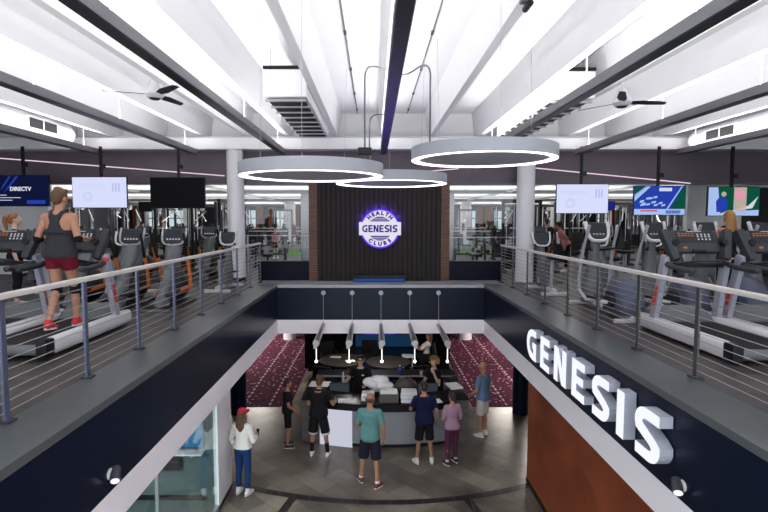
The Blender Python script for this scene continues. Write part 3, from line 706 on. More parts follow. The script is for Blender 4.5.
# ------------------------------------------------------------------ televisions
def tv(px, loc_z, Y, kind, l):
    x = (px - 374) / 512 * Y
    t = thing('television', l, 'television', (x, Y, loc_z), 0, 'hanging televisions')
    w, h = (1.30, .735) if px < 374 else (1.24, .70)
    MB().box((-w / 2, -.01, -h / 2), (w / 2, .045, h / 2), .006).obj('bezel', M['blackgloss'], t)
    base = {'white': 'e_tvwhite', 'sat': 'e_tvnavy', 'off': None, 'game': 'e_tvblue', 'show': 'e_tvgreen'}[kind]
    s = MB().box((-w / 2 + .012, -.0135, -h / 2 + .014), (w / 2 - .012, -.0105, h / 2 - .012)).obj('screen', M[base] if base else M['tvoff'], t)
    q = lambda name, pts, m: MB().quad([(a, -.0145 - k, b) for (a, b), k in zip(pts, [0] * 9)]).obj(name, M[m], s)
    if kind == 'sat':
        q('light_streak', [(-.28, .34), (-.24, .34), (-.42, .08), (-.5, .02)], 'e_tvblue'); q('light_streak', [(-.12, .34), (-.06, .34), (-.3, .06), (-.42, -.04)], 'e_tvblue')
        q('caption_bar', [(.12, -.31), (.56, -.31), (.56, -.22), (.12, -.22)], 'e_tvblue')
        text_obj('screen_lettering', 'DIRECTV', .125, M['e_tvtext'], at_front(-.02, -.0155, .04), s, .0005, .006)
        q('caption_line', [(-.6, -.11), (-.35, -.11), (-.35, -.095), (-.6, -.095)], 'e_tvtext'); q('caption_line', [(-.6, -.17), (-.02, -.17), (-.02, -.155), (-.6, -.155)], 'e_tvtext'); q('caption_line', [(-.6, -.23), (-.22, -.23), (-.22, -.215), (-.6, -.215)], 'e_tvtext')
    if kind == 'white':
        mb = MB()
        for (a, b, r) in ((-.28, -.1, .1), (-.28, -.1, .06)):
            n = 24
            for k in range(n):
                c, d = 2 * PI * k / n, 2 * PI * (k + 1) / n
                mb.quad([(a + r * math.cos(c), -.0145, b + r * math.sin(c)), (a + (r + .012) * math.cos(c), -.0145, b + (r + .012) * math.sin(c)), (a + (r + .012) * math.cos(d), -.0145, b + (r + .012) * math.sin(d)), (a + r * math.cos(d), -.0145, b + r * math.sin(d))])
        for k in range(6): mb.quad([(-.5, -.0145, .2 - k * .02), (.1 + .03 * (k % 3), -.0145, .2 - k * .02), (.1 + .03 * (k % 3), -.0145, .203 - k * .02), (-.5, -.0145, .203 - k * .02)])
        for k in range(3): mb.quad([(.3 + k * .07, -.0145, .02), (.34 + k * .07, -.0145, .02), (.34 + k * .07, -.0145, .22), (.3 + k * .07, -.0145, .22)])
        mb.obj('line_drawing', M['e_tvink'], s)
    if kind == 'game':
        q('field_corner', [(.25, -.2), (.6, -.2), (.6, .33), (.55, .33)], 'e_tvgreen'); q('light_streak', [(.16, -.2), (.2, -.2), (.53, .33), (.5, .33)], 'e_tvlight')
        q('field_corner', [(-.6, .1), (-.3, .33), (-.6, .33), (-.6, .2)], 'e_tvgreen'); q('light_streak', [(-.6, -.02), (-.22, .33), (-.34, .33), (-.6, .14)], 'e_tvlight')
        q('score_bar', [(-.6, -.335), (.6, -.335), (.6, -.2), (-.6, -.2)], 'e_tvlight'); 
        MB().box((-.45, -.0155, -.26), (-.05, -.0146, -.22)).obj('red_caption', M['e_tvred'], s)
        q('caption_block', [(-.02, .22), (.28, .22), (.28, .30), (-.02, .30)], 'e_tvtext')
        mb = MB()
        for k in range(14):
            a, b = random.uniform(-.5, .05), random.uniform(-.15, .06)
            mb.quad([(a, -.0146 - k * .00005, b), (a + .09, -.0146 - k * .00005, b + .015), (a + .1, -.0146 - k * .00005, b + .06), (a + .01, -.0146 - k * .00005, b + .045)])
        mb.obj('light_shards', M['e_tvlight'], s)
        q('caption_block', [(.15, -.31), (.5, -.31), (.5, -.23), (.15, -.23)], 'e_tvblue')
    if kind == 'show':
        q('pale_backdrop', [(-.6, -.335), (-.3, -.335), (-.38, .33), (-.6, .33)], 'e_tvlight'); q('cream_panel', [(0, -.3), (.3, -.3), (.3, .33), (0, .33)], 'e_tvskin')
        MB().cyl((.14, -.0146, .16), (.14, -.0155, .16), .12, 24).obj('pink_badge', M['e_tvpink'], s)
        mb = MB(); mb.prism([(-.4, -.25), (-.16, -.25), (-.14, .0), (-.22, .1), (-.34, .1), (-.42, 0)], lambda u, v, d: V((u, -d, v)), .0146, .0155); mb.obj('blue_figure', M['e_tvblue'], s)
        MB().cyl((-.24, -.0146, .17), (-.24, -.0155, .17), .06, 18).obj('figure_head', M['e_tvskin'], s)
        q('light_streak', [(-.1, -.24), (.45, -.16), (.58, .12), (.35, -.1)], 'e_tvtext'); q('table_front', [(-.4, -.335), (.6, -.335), (.6, -.2), (-.2, -.24)], 'e_tvlight')
    if kind == 'off':
        MB().box((.2, -.0145, .12), (.26, -.0136, .15)).obj('reflection_dot', M['e_sconce'], s) if False else None
    MB().box((-.2, .045, -.15), (.2, .08, .15)).obj('mount_plate', M['black'], t)
    zt = 6.94 - loc_z
    MB().box((-.03, .07, -.1), (.03, .12, zt)).obj('ceiling_pole', M['black'], t); MB().box((.02, .04, h / 2 + .2), (.11, .1, h / 2 + .3)).obj('cable_box', M['black'], t)
    return t
TY = 12.2
tv(24, 5.89, TY, 'sat', 'television on the far left with a dark blue screen and white lettering')
tv(101.5, 5.85, TY, 'white', 'television with a pale lavender screen left of the switched-off one')
tv(179, 5.84, TY, 'off', 'switched-off black television nearest the left column')
tv(581, 5.70, TY, 'white', 'television with a pale lavender screen nearest the right column')
tv(658, 5.66, TY, 'game', 'television with bright blue and green graphics on the right')
tv(731.5, 5.64, TY, 'show', 'rightmost television, showing a figure in blue before green')
t = thing('wall_monitor', 'small dark monitor behind the gap between two left televisions', 'monitor', (-6.9, 15.5, 5.6)); MB().box((-.2, 0, -.15), (.2, .05, .15), .01).obj('bezel', M['black'], t); MB().box((-.03, .02, -1.95), (.03, .06, -.15)).obj('pole', M['wgrey'], t)
t = thing('wall_monitor', 'small blue-screened monitor behind the gap between two right televisions', 'monitor', (7.35, 16, 5.64)); MB().box((-.16, 0, -.14), (.16, .05, .14), .01).obj('bezel', M['black'], t); MB().box((-.15, -.004, -.12), (.15, 0, .12)).obj('screen', emat('monitor_blue', (.02, .03, .3), .5), t); MB().box((-.03, .02, -1.99), (.03, .06, -.14)).obj('pole', M['wgrey'], t)

# ------------------------------------------------------------------ people
JOBS = []            # meshes still to be fused into one continuous skin
def fuse(mb, name, m, parent, voxel, smooth=3):
    o = mb.obj(name, m, parent); JOBS.append((o, voxel, smooth)); return o
MALE = [(.83, .085, .075, 0), (.90, .162, .112, -.005), (.97, .165, .115, -.005), (1.06, .148, .10, 0), (1.15, .152, .102, 0), (1.27, .175, .115, .005), (1.36, .185, .112, 0), (1.42, .15, .085, -.005), (1.475, .075, .058, -.01)]
FEM = [(.83, .09, .075, 0), (.90, .168, .118, -.01), (.97, .165, .115, -.008), (1.06, .128, .092, 0), (1.15, .128, .095, .004), (1.27, .15, .115, .012), (1.36, .155, .10, .003), (1.42, .125, .075, -.005), (1.475, .06, .05, -.01)]
def person(name, label, loc, face, h, sex='m', skin='skin', hair='hairbrown', hairstyle='short', lean=0, twist=0, head=0, nod=0, dz=0, legs=None, arms=None, curl=.5,
           top=None, bottom=None, shoe='shoeblack', sock=None, extras=None, voxel=.010, bulk=1.0, group=None, cap=None):
    s = h / 1.75
    t = thing(name, label, 'person', loc, face, group); t.scale = (s, s, s)
    K = {}
    rings = [(z, rx * bulk, ry * bulk, cy) for z, rx, ry, cy in (MALE if sex == 'm' else FEM)]
    sh = .195 if sex == 'm' else .165
    sh *= (1 + bulk) / 2
    piv = V((0, 0, .93)); LM = Matrix.Translation(piv + V((0, 0, dz))) @ Matrix.Rotation(R(twist), 4, 'Z') @ Matrix.Rotation(-R(lean), 4, 'X') @ Matrix.Translation(-piv)
    U = lambda p: LM @ V(p)
    def ring(z, rx, ry, cy, d=0, n=22):
        out = []
        for k in range(n):
            a = 2 * PI * k / n; c, q = math.cos(a), math.sin(a)
            out.append(U((math.copysign(abs(c) ** .85, c) * (rx + d), cy + math.copysign(abs(q) ** .85, q) * (ry + d), z)))
        return out
    mb = MB(); mb.loft([ring(*r) for r in rings])
    # neck, head
    hp = V((0, -.005, 1.50)); HM = LM @ Matrix.Translation(hp) @ Matrix.Rotation(R(head), 4, 'Z') @ Matrix.Rotation(-R(nod), 4, 'X') @ Matrix.Translation(-hp)
    H = lambda p: HM @ V(p)
    rot = HM.to_3x3().to_4x4(); lrot = LM.to_3x3().to_4x4()
    mb.cone(U((0, -.012, 1.42)), H((0, .005, 1.57)), .062, .052)
    mb.ell(H((0, .012, 1.655)), (.076, .094, .098), rot); mb.ell(H((0, .038, 1.595)), (.056, .062, .068), rot); mb.ell(H((0, .07, 1.558)), (.03, .03, .022), rot)
    mb.ell(H((0, .112, 1.615)), (.014, .018, .017), rot, 10, 8); mb.cone(H((0, .10, 1.65)), H((0, .118, 1.618)), .007, .011, 8)
    mb.ell(H((0, .093, 1.575)), (.024, .012, .012), rot, 10, 8)
    for q in (-1, 1):
        mb.ell(H((q * .076, .005, 1.632)), (.010, .02, .03), rot, 10, 8); mb.ell(H((q * .032, .096, 1.652)), (.016, .012, .011), rot, 10, 8)
    K['H'] = H; K['U'] = U; K['rot'] = rot
    # legs
    L = legs or {}
    J = {}
    for q in (-1, 1):
        hip = V((q * .088, -.005, .90 + dz)); kn, an = L.get(q, ((q * .10, .012, .50), (q * .105, -.02, .085)))
        fa = L.get('f%d' % q, q * -8)
        J[q] = dict(hip=hip, kn=V(kn), an=V(an), fa=fa)
        kn, an = V(kn), V(an)
        mb.caps(hip, kn, .086 * (.6 + .4 * bulk), .056); mb.cone(kn, an, .054, .037); mb.ell(kn, (.056,) * 3, seg=12, rng=8)
        c = kn.lerp(an, .28); d = (an - kn).normalized(); back = V((0, -1, 0)); back = (back - d * back.dot(d)).normalized()
        mb.ell(c + back * .016, (.048, .05, .11), d.to_track_quat('Z', 'Y').to_matrix().to_4x4(), 12, 10)
        fm = Matrix.Rotation(R(fa), 4, 'Z'); f = lambda p, an=an, fm=fm: an + fm @ V(p)
        mb.caps(f((0, -.02, -.03)), f((0, .12, -.055)), .032, .026)
    # arms and hands
    A = arms or {}
    for q in (-1, 1):
        s0 = U((q * (sh - .02), -.005, 1.395)); e, w = A.get(q, ((q * (sh + .055), -.03, 1.12), (q * (sh + .055), .03, .88)))
        e, w = V(e), V(w); J[q]['s'] = s0; J[q]['e'] = e; J[q]['w'] = w
        mb.caps(U((q * .1, -.005, 1.39)), s0, .07, .062); mb.caps(s0, e, .054 * bulk ** .5, .040); mb.cone(e, w, .042, .029); mb.ell(e.lerp(w, .25), (.043,) * 3, seg=12, rng=8)
        d = (w - e).normalized(); inn = V((-q, 0, 0)); 
        pn = A.get('n%d' % q, None); inn = V(pn) if pn else inn
        n = (inn - d * inn.dot(d)).normalized(); sd = d.cross(n) * (1 if d.cross(n).dot(V((0, 1, 0)) if abs(d.y) < .8 else V((0, 0, 1))) > 0 else -1)
        mb.caps(w - d * .02, w + d * .01, .029, .027)
        for k in range(4):                                    # palm
            o = sd * (.030 - .020 * k); mb.caps(w + d * .005 + o * .6, w + d * .088 + o, .0145, .0115)
        ln = [.066, .076, .071, .056]; cv = A.get('c%d' % q, curl)
        for k in range(4):
            o = sd * (.033 - .022 * k); b = w + d * .088 + o; fan = sd * (.10 - .07 * k)
            d1 = (d * math.cos(cv * .7) + n * math.sin(cv * .7) + fan).normalized(); d2 = (d * math.cos(cv * 1.9) + n * math.sin(cv * 1.9) + fan * .5).normalized()
            m1 = b + d1 * ln[k] * .5; mb.caps(b, m1, .0098, .009); mb.caps(m1, m1 + d2 * ln[k] * .55, .009, .0075)
        b = w + d * .03 + sd * .028; d1 = (d * .55 + sd * .75 + n * .35).normalized(); d2 = (d * .85 + sd * .25 + n * .45).normalized()
        mb.caps(b, b + d1 * .042, .0135, .0115); mb.caps(b + d1 * .042, b + d1 * .042 + d2 * .034, .0115, .009)
    K['J'] = J
    body = fuse(mb, 'body', M[skin], t, voxel, 2)
    for m_ in ('eyew', 'eyed', 'lips'): body.data.materials.append(M[m_])
    body['paint'] = 1; PAINT[body.name] = [(H((q * .033, .105, 1.652)), .013, 1) for q in (-1, 1)] + [(H((q * .033, .108, 1.652)), .0065, 2) for q in (-1, 1)] + [(H((dx, .104, 1.576)), .011, 3) for dx in (-.014, 0, .014)]
    # hair
    def ell_h(mb, c, r): mb.ell(H(c), r, rot, 18, 12)
    if hairstyle != 'bald':
        mb = MB()
        if hairstyle in ('short', 'crew', 'long', 'tail'):
            ell_h(mb, (0, -.006, 1.674), (.083, .096, .092)); ell_h(mb, (0, -.045, 1.625), (.071, .058, .075))
            if hairstyle == 'short': ell_h(mb, (.01, .055, 1.735), (.055, .05, .03)); ell_h(mb, (-.02, .0, 1.755), (.05, .06, .028))
        if hairstyle == 'fringe':
            ell_h(mb, (0, -.02, 1.64), (.082, .07, .055))
        if hairstyle == 'long':
            mb.loft([[H((math.cos(a) * rx, -.055 + math.sin(a) * ry + (z - 1.6) * .1, z)) for a in [2 * PI * k / 16 for k in range(16)]] for z, rx, ry in ((1.70, .07, .06), (1.6, .085, .058), (1.5, .10, .05), (1.4, .105, .045), (1.32, .08, .03), (1.27, .04, .015))])
        if hairstyle == 'tail':
            mb.tube([H(p) for p in ((0, -.09, 1.70), (0, -.135, 1.69), (0, -.15, 1.60), (.01, -.13, 1.5), (.015, -.12, 1.42))], [.03, .04, .042, .034, .012], 12)
        if hairstyle == 'curly':
            rnd = random.Random(3)
            for k in range(95):
                a, b = rnd.uniform(0, 2 * PI), rnd.uniform(-.5, 1.5)
                p = V((math.cos(a) * math.cos(b) * .115, math.sin(a) * math.cos(b) * .12 - .02, 1.66 + math.sin(b) * .115))
                if p.y > .045 and p.z < 1.72: continue
                ell_h(mb, p, (.036, .036, .036))
        fuse(mb, 'hair', M[hair], t, .008, 1)
    if cap:
        mb = MB(); ell_h(mb, (0, -.006, 1.70), (.087, .100, .072)); c_ = fuse(mb, 'cap', M[cap], t, .008, 2)
        mb = MB(); vis = []
        for k in range(13):
            a = PI * k / 12; vis.append((math.cos(a) * .078, .05 + math.sin(a) * .135))
        mb.prism(vis, lambda u, v, d: H((u, v, 1.69 + d - abs(u) * .2 - (v - .05) * .15)), -.005, .005); mb.obj('visor', M[cap], c_)
    # upper clothing
    if top:
        mb = MB(); d = top.get('d', .014); hem = top.get('hem', .88); neck = top.get('neck', 1.45)
        rr = [r for r in rings if hem < r[0] < neck]
        def interp(z):
            for a, b in zip(rings, rings[1:]):
                if a[0] <= z <= b[0]:
                    k = (z - a[0]) / (b[0] - a[0]); return tuple(a[i] + (b[i] - a[i]) * k for i in range(4))
            return rings[-1]
        if top.get('racer'):
            z1 = 1.24; rr = [r for r in rings if hem < r[0] < z1]
            mb.loft([ring(*interp(hem), d=.016 + (.018 if hem < .93 else 0))] + [ring(*r, d=.014 + (.018 if hem < .93 and r[0] < 1.1 else 0)) for r in rr] + [ring(*interp(z1), d=.010)])
            for a, b, wa, wb in (((0, -.115, 1.2), (0, -.116, 1.27), .28, .15), ((0, -.116, 1.26), (0, -.112, 1.34), .16, .105), ((0, -.112, 1.33), (0, -.085, 1.43), .105, .17)):
                pa, pb = V(a), V(b); y = .02
                lo = [U((-wa / 2, a[1] - y, a[2])), U((wa / 2, a[1] - y, a[2])), U((wa / 2, a[1] + y, a[2])), U((-wa / 2, a[1] + y, a[2]))]
                hi = [U((-wb / 2, b[1] - y, b[2])), U((wb / 2, b[1] - y, b[2])), U((wb / 2, b[1] + y, b[2])), U((-wb / 2, b[1] + y, b[2]))]
                mb.loft([lo, hi])
            for q in (-1, 1):
                mb.tube([U(p) for p in ((q * .03, -.10, 1.40), (q * .075, -.06, 1.462), (q * .085, -.0, 1.472), (q * .095, .06, 1.42), (q * .11, .10, 1.33), (q * .11, .11, 1.2))], .026, 8)
        else:
            mb.loft([ring(*interp(hem), d=d + top.get('loose', .012))] + [ring(*r, d=d + (top.get('loose', .012) if r[0] < 1.1 else 0)) for r in rr] + [ring(*interp(neck), d=.010)])
            sl = top.get('sleeve', .6)
            for q in (-1, 1):
                s0, e, w = J[q]['s'], J[q]['e'], J[q]['w']
                mb.caps(U((q * .1, -.005, 1.39)), s0, .078, .072)
                if sl <= 1: mb.cone(s0, s0.lerp(e, sl), .070, .062); mb.ell(s0, (.071,) * 3, seg=12, rng=8)
                else:
                    mb.caps(s0, e, .068, .055); mb.cone(e, e.lerp(w, sl - 1), .056, .043)
        fuse(mb, top.get('name', 'shirt'), M[top['m']], t, .010, 2)
    if bottom:
        mb = MB(); d = bottom.get('d', .016); to = bottom['to']
        P2 = lambda z, rx, ry, cy, dd: [p for p in ring(z, rx, ry, cy, dd)]
        wz = bottom.get('waist', 1.0)
        mb.loft([P2(.83, .095 * bulk, .08 * bulk, 0, d), P2(.9, .163 * bulk, .113 * bulk, -.005, d), P2(.965, .163 * bulk, .113 * bulk, -.005, d), P2(wz, .155 * bulk, .107 * bulk, 0, d - .004)])
        for q in (-1, 1):
            hip, kn, an = J[q]['hip'], J[q]['kn'], J[q]['an']; fl = bottom.get('flare', .02)
            if to <= 1: e_ = hip.lerp(kn, to); mb.cone(hip, e_, .092 + d * .5, .066 + fl, 18); mb.ell(hip, (.09 + d * .5,) * 3, seg=14, rng=10)
            else:
                e_ = kn.lerp(an, to - 1); mb.caps(hip, kn, .088 + d * .5, .058 + d * .7); mb.cone(kn, e_, .057 + d * .7, (.050 - (to - 1) * .010) + d * .7, 16)
                c = kn.lerp(an, .28); mb.ell(c + V((0, -.014, 0)), (.05 + d * .5, .052 + d * .5, .11))
        fuse(mb, bottom.get('name', 'shorts'), M[bottom['m']], t, .010, 2)
    for q in (-1, 1):
        an, kn, fa = J[q]['an'], J[q]['kn'], J[q]['fa']
        if sock:
            MB().cone(an - (an - kn) * 0, an.lerp(kn, sock[1]), .042, .044 + .012 * sock[1], 14).obj('sock', M[sock[0]], t, True)
        fm = Matrix.Translation(an) @ Matrix.Rotation(R(fa), 4, 'Z')
        if L.get('p%d' % q): fm = fm @ Matrix.Rotation(R(L['p%d' % q]), 4, 'X')
        mb = MB(); g = lambda p: fm @ V(p); fr = fm.to_3x3().to_4x4()
        mb.ell(g((0, -.03, -.04)), (.042, .05, .045), fr); mb.ell(g((0, .045, -.045)), (.045, .085, .04), fr); mb.ell(g((.0, .12, -.055)), (.046, .062, .028), fr); mb.cone(g((0, -.012, -.03)), g((0, -.012, .012)), .045, .042)
        so = fuse(mb, 'shoe', M[shoe], t, .008, 2)
        out = [(math.cos(2 * PI * k / 22) * (.040 + .008 * math.sin(2 * PI * k / 22)), .05 + math.sin(2 * PI * k / 22) * .135) for k in range(22)]
        MB().prism(out, lambda u, v, d: g((u, v, d)), -.085, -.06).obj('sole', M['shoewhite'], so)
    if extras: extras(t, K)
    return t
PAINT = {}
WHT = ('c_white', .18)
def hold_phone(t, K):
    w = K['J'][1]['w']; MB().rbox(w + V((-.03, .09, .03)), (.07, .012, .14), .004, rx=R(-25)).obj('held_phone', M['black'], t)
DN = lambda q, x=0, y=0: ((q * .25, -.03 + y, 1.12), (q * (.25 + x), .03 + y, .88))

# 1 runner on the left treadmill
person('person', 'man in charcoal racerback top and maroon shorts walking on the left treadmill', (-3.95, 6.45, F2 + .176), 0, 1.76, hair='hairbrown', head=-12, nod=4,
       legs={-1: ((-.085, .02, .50), (-.07, -.20, .105)), 1: ((.08, .14, .50), (.06, .17, .085)), 'f-1': 4, 'f1': -6, 'p-1': -6},
       arms={-1: ((-.255, -.06, 1.13), (-.19, .17, 1.14)), 1: ((.255, -.06, 1.13), (.19, .17, 1.14)), 'n-1': (0, 0, -1), 'n1': (0, 0, -1)}, curl=1.0, bulk=.95,
       top=dict(m='c_char', racer=True, hem=.90, d=.03, name='tank_top'), bottom=dict(m='c_mar', to=.34, flare=.036, d=.018), shoe='shoered', sock=('shoered', .06), voxel=.008,
       extras=lambda t, K: [MB().caps(K['J'][q]['e'].lerp(K['J'][q]['s'], .02), K['J'][q]['e'].lerp(K['J'][q]['w'], .18), .047, .047).obj('elbow_band', M['c_black'], t, True) for q in (-1, 1)] +
                           [MB().cone(K['J'][q]['kn'] + V((0, 0, .085)), K['J'][q]['kn'] - V((0, .005, .075)), .069, .062).obj('knee_sleeve', M['c_black'], t, True) for q in (-1, 1)])
# lobby
person('person', 'woman in red cap, cream top and blue jeans by the glass wall', (-2.48, 9.4, .007), R(-18), 1.66, 'f', hair='hairbrown', hairstyle='long', cap='c_redcap', head=-10,
       arms={-1: ((-.24, -.04, 1.12), (-.22, .08, .90)), 1: ((.24, .0, 1.12), (.17, .24, 1.12))}, top=dict(m='c_white', sleeve=1.85, hem=.97, loose=.02), bottom=dict(m='c_jean', to=1.85, d=.012, name='jeans'), shoe='shoewhite', sock=('c_white', .3), extras=hold_phone)
person('person', 'boy in black tee and black shorts standing sideways left of the counter', (-1.98, 11.45, .001), R(-78), 1.58, hair='hairdark', skin='skin2', top=dict(m='c_black', hem=.86), bottom=dict(m='c_black', to=.9), shoe='shoeblack',
       arms={-1: ((-.21, .02, 1.12), (-.12, .19, .97)), 1: ((.21, .02, 1.12), (.10, .19, .95))})
person('person', 'man in black tee and long black shorts leaning on the left end of the counter', (-1.22, 11.02, .001), R(-8), 1.76, hair='hairbrown', lean=7, top=dict(m='c_black', hem=.82, loose=.02), bottom=dict(m='c_black', to=.93, flare=.04), shoe='shoewhite', sock=('c_black', .5),
       bulk=1.08, legs={-1: ((-.14, .02, .50), (-.16, -.02, .085)), 1: ((.15, .02, .50), (.2, -.02, .085))}, arms={-1: ((-.27, .12, 1.10), (-.2, .36, 1.12)), 1: ((.29, .12, 1.12), (.3, .34, 1.10))},
       extras=lambda t, K: [MB().cone(K['J'][q]['hip'].lerp(K['J'][q]['kn'], .9), K['J'][q]['hip'].lerp(K['J'][q]['kn'], 1.02), .1, .098, 18).obj('white_hem', M['c_white'], t, True) for q in (-1, 1)])
person('person', 'man in teal tee and dark shorts standing nearest on the tiles', (-.08, 9.75, .006), R(-6), 1.83, skin='skin', hair='hairbrown', hairstyle='fringe', head=-22, top=dict(m='c_teal', hem=.85, loose=.02, sleeve=.75), bottom=dict(m='c_dnavy', to=.98, flare=.035), shoe='shoewine', sock=('c_white', .1),
       bulk=.94, legs={-1: ((-.13, .06, .50), (-.18, .08, .085)), 1: ((.12, .0, .50), (.15, -.12, .085)), 'f-1': 25, 'f1': -35}, arms={-1: ((-.25, .02, 1.13), (-.2, .23, 1.06)), 1: DN(1)})
person('person', 'man in navy tee and black shorts resting on the middle of the counter', (1.08, 10.66, .001), R(4), 1.74, hair='hairdark', skin='skin2', lean=8, bulk=1.08, top=dict(m='c_navy', hem=.84, loose=.02, sleeve=.7), bottom=dict(m='c_black', to=.95, flare=.03), shoe='shoewhite', sock=('c_white', .12),
       legs={-1: ((-.12, .02, .50), (-.17, -.02, .085)), 1: ((.12, .02, .50), (.16, -.02, .085)), 'f-1': 20, 'f1': -4}, arms={-1: ((-.28, .14, 1.14), (-.24, .36, 1.13)), 1: ((.27, .0, 1.12), (.28, .1, .9))})
person('person', 'woman in lilac tee and plum leggings at the right of the counter', (1.66, 10.62, .001), R(10), 1.55, 'f', hair='hairdark', head=20, top=dict(m='c_lilac', hem=.88, loose=.012, sleeve=.8), bottom=dict(m='c_plum', to=1.85, d=.008, name='leggings'), shoe='shoeblack', sock=('c_white', .08),
       legs={-1: ((-.11, .02, .50), (-.13, -.06, .085)), 1: ((.11, .03, .50), (.12, .06, .085)), 'f-1': 20, 'f1': 10}, arms={-1: ((-.22, .0, 1.12), (-.16, .2, 1.05)), 1: ((.22, .0, 1.12), (.14, .18, 1.0))})
person('person', 'man in blue tee and pale shorts standing right of the counter', (2.62, 12.05, .001), R(48), 1.80, hair='hairbrown', hairstyle='bald', skin='skin', top=dict(m='c_blue', hem=.85, loose=.018, sleeve=.7), bottom=dict(m='c_cream', to=.92, flare=.03), shoe='shoewhite', sock=('c_white', .1),
       arms={-1: ((-.26, .02, 1.13), (-.22, .2, .98)), 1: DN(1)})
# staff
person('person', 'man in black cap and black polo working behind the counter', (-.33, 12.78, .001), R(172), 1.78, hair='hairdark', cap='c_black', hairstyle='short', skin='skin3', lean=8, nod=-14, top=dict(m='c_black', hem=.86), bottom=dict(m='c_black', to=1.9, name='trousers'), shoe='shoeblack',
       arms={-1: ((-.30, .12, 1.14), (-.2, .32, 1.10)), 1: ((.32, .06, 1.14), (.36, .28, 1.11))}, extras=lambda t, K: MB().rbox(K['U']((-.08, .135, 1.32)), (.06, .008, .02)).obj('name_badge', M['paper'], t))
person('person', 'woman with curly blond hair and black top behind the right end of the counter', (1.52, 12.75, .001), R(150), 1.72, 'f', hair='hairblond', hairstyle='curly', skin='skin3', top=dict(m='c_black', hem=.86), bottom=dict(m='c_black', to=1.9, name='trousers'), shoe='shoeblack',
       arms={-1: ((-.2, .16, 1.12), (-.07, .17, 1.40)), 1: ((.24, .05, 1.12), (.14, .25, 1.08)), 'n-1': (0, -1, 0)})
# seated woman in the lounge behind
person('person', 'woman in white shirt seated in the dark lounge behind the counter', (1.82, 17.5, .001), R(80), 1.68, 'f', hair='hairbrown', hairstyle='long', dz=-.40, lean=-8, top=dict(m='c_white', sleeve=.9, hem=.9), bottom=dict(m='c_black', to=1.85, d=.012, name='trousers'), shoe='shoeblack',
       legs={-1: ((-.13, .42, .52), (-.13, .44, .085)), 1: ((.13, .42, .52), (.13, .44, .085))}, arms={-1: ((-.2, .2, .78), (-.05, .36, .82)), 1: ((.2, .2, .78), (.05, .36, .82))})
# people among the machines
person('person', 'woman with long blond hair and bare shoulders on a machine at the right', (5.84, 8.45, F2 + .08), R(4), 1.62, 'f', hair='hairblond', hairstyle='long', skin='skin', top=dict(m='c_black', racer=True, hem=.95, name='tank_top'), bottom=dict(m='c_black', to=1.85, d=.008, name='leggings'), shoe='shoewhite',
       arms={-1: ((-.25, .1, 1.14), (-.2, .34, 1.18)), 1: ((.25, .1, 1.14), (.2, .34, 1.18))})
person('person', 'person with ginger hair behind the console of the far left treadmill', (-6.45, 9.2, F2 + .001), R(-60), 1.66, 'f', hair='hairginger', hairstyle='tail', skin='skin3', top=dict(m='c_black', hem=.9), bottom=dict(m='c_black', to=1.8, name='leggings'), shoe='shoewhite')
person('person', 'small person in pink top and black shorts beyond the left glass', (-3.95, 20.6, F2 + .001), R(165), 1.22, 'f', hair='hairblond', hairstyle='tail', skin='skin3', top=dict(m='c_pink', hem=.95, sleeve=.5), bottom=dict(m='c_black', to=.7), shoe='shoewhite')
person('person', 'person in black tee standing beyond the right column', (5.45, 16.2, F2 + .001), R(10), 1.60, hair='hairdark', top=dict(m='c_black', hem=.86), bottom=dict(m='c_black', to=.95), shoe='shoeblack', skin='skin2')
person('person', 'person in brown-pink top bending forward beyond the right column', (5.75, 15.3, F2 + .001), R(70), 1.55, 'f', hair='hairdark', hairstyle='tail', lean=25, top=dict(m='c_pink', hem=.9, sleeve=.5), bottom=dict(m='c_black', to=1.8, name='leggings'), shoe='shoewhite', skin='skin2')

# fuse every body and garment into one continuous surface
dg = bpy.context.evaluated_depsgraph_get()
for o, vox, sm in JOBS:
    m = o.modifiers.new('r', 'REMESH'); m.mode = 'VOXEL'; m.voxel_size = vox; m.use_smooth_shade = True
    m = o.modifiers.new('s', 'SMOOTH'); m.iterations = sm; m.factor = .5
dg.update()
for o, vox, sm in JOBS:
    me = bpy.data.meshes.new_from_object(o.evaluated_get(dg)); old = o.data
    me.materials.clear()
    for m in old.materials: me.materials.append(m)
    me.polygons.foreach_set('material_index', [0] * len(me.polygons))
    nm = old.name; o.modifiers.clear(); o.data = me; bpy.data.meshes.remove(old); me.name = nm
    for c, r, k in PAINT.get(o.name, []):
        for p in me.polygons:
            if (p.center - c).length < r: p.material_index = k
    if 'paint' in o: del o['paint']

# ------------------------------------------------------------------ reception counter
t = thing('reception_counter', 'reception counter with a curved silver front and dark top', 'counter', (0, 0, 0))
CX, CY, CR = .30, 15.95, 4.62
def cpt(x, r): return V((x, CY - math.sqrt(r * r - (x - CX) ** 2), 0))
def curved(x0, x1, r0, r1, z0, z1, n=24):
    mb = MB(); P = []
    for i in range(n + 1):
        x = x0 + (x1 - x0) * i / n; a = cpt(x, r0); b = cpt(x, r1)
        P.append([V((a.x, a.y, z0)), V((b.x, b.y, z0)), V((b.x, b.y, z1)), V((a.x, a.y, z1))])
    return mb.loft(P)
curved(-.52, 1.72, CR, CR - .08, .10, .86).obj('curved_front', M['corrug'], t, True)
curved(-.52, 1.72, CR - .05, CR - .10, 0, .10).obj('kick_plate', M['black'], t)
curved(-1.27, 1.82, CR + .05, CR - .70, .99, 1.04, 40).obj('countertop', M['ctop'], t)
curved(-1.27, 1.82, CR + .02, CR - .06, .86, .99, 40).obj('dark_fascia', M['black'], t)
curved(-1.25, 1.8, CR - .705, CR - .97, .76, .79, 24).obj('work_shelf', M['ctop'], t)
curved(-1.26, -.5, CR + .01, CR - .04, .0, .86, 8).obj('lit_panel', M['e_panel'], t)
curved(-1.1, 1.66, CR - .62, CR - .70, .1, .99, 12).obj('back_panel', M['black'], t)
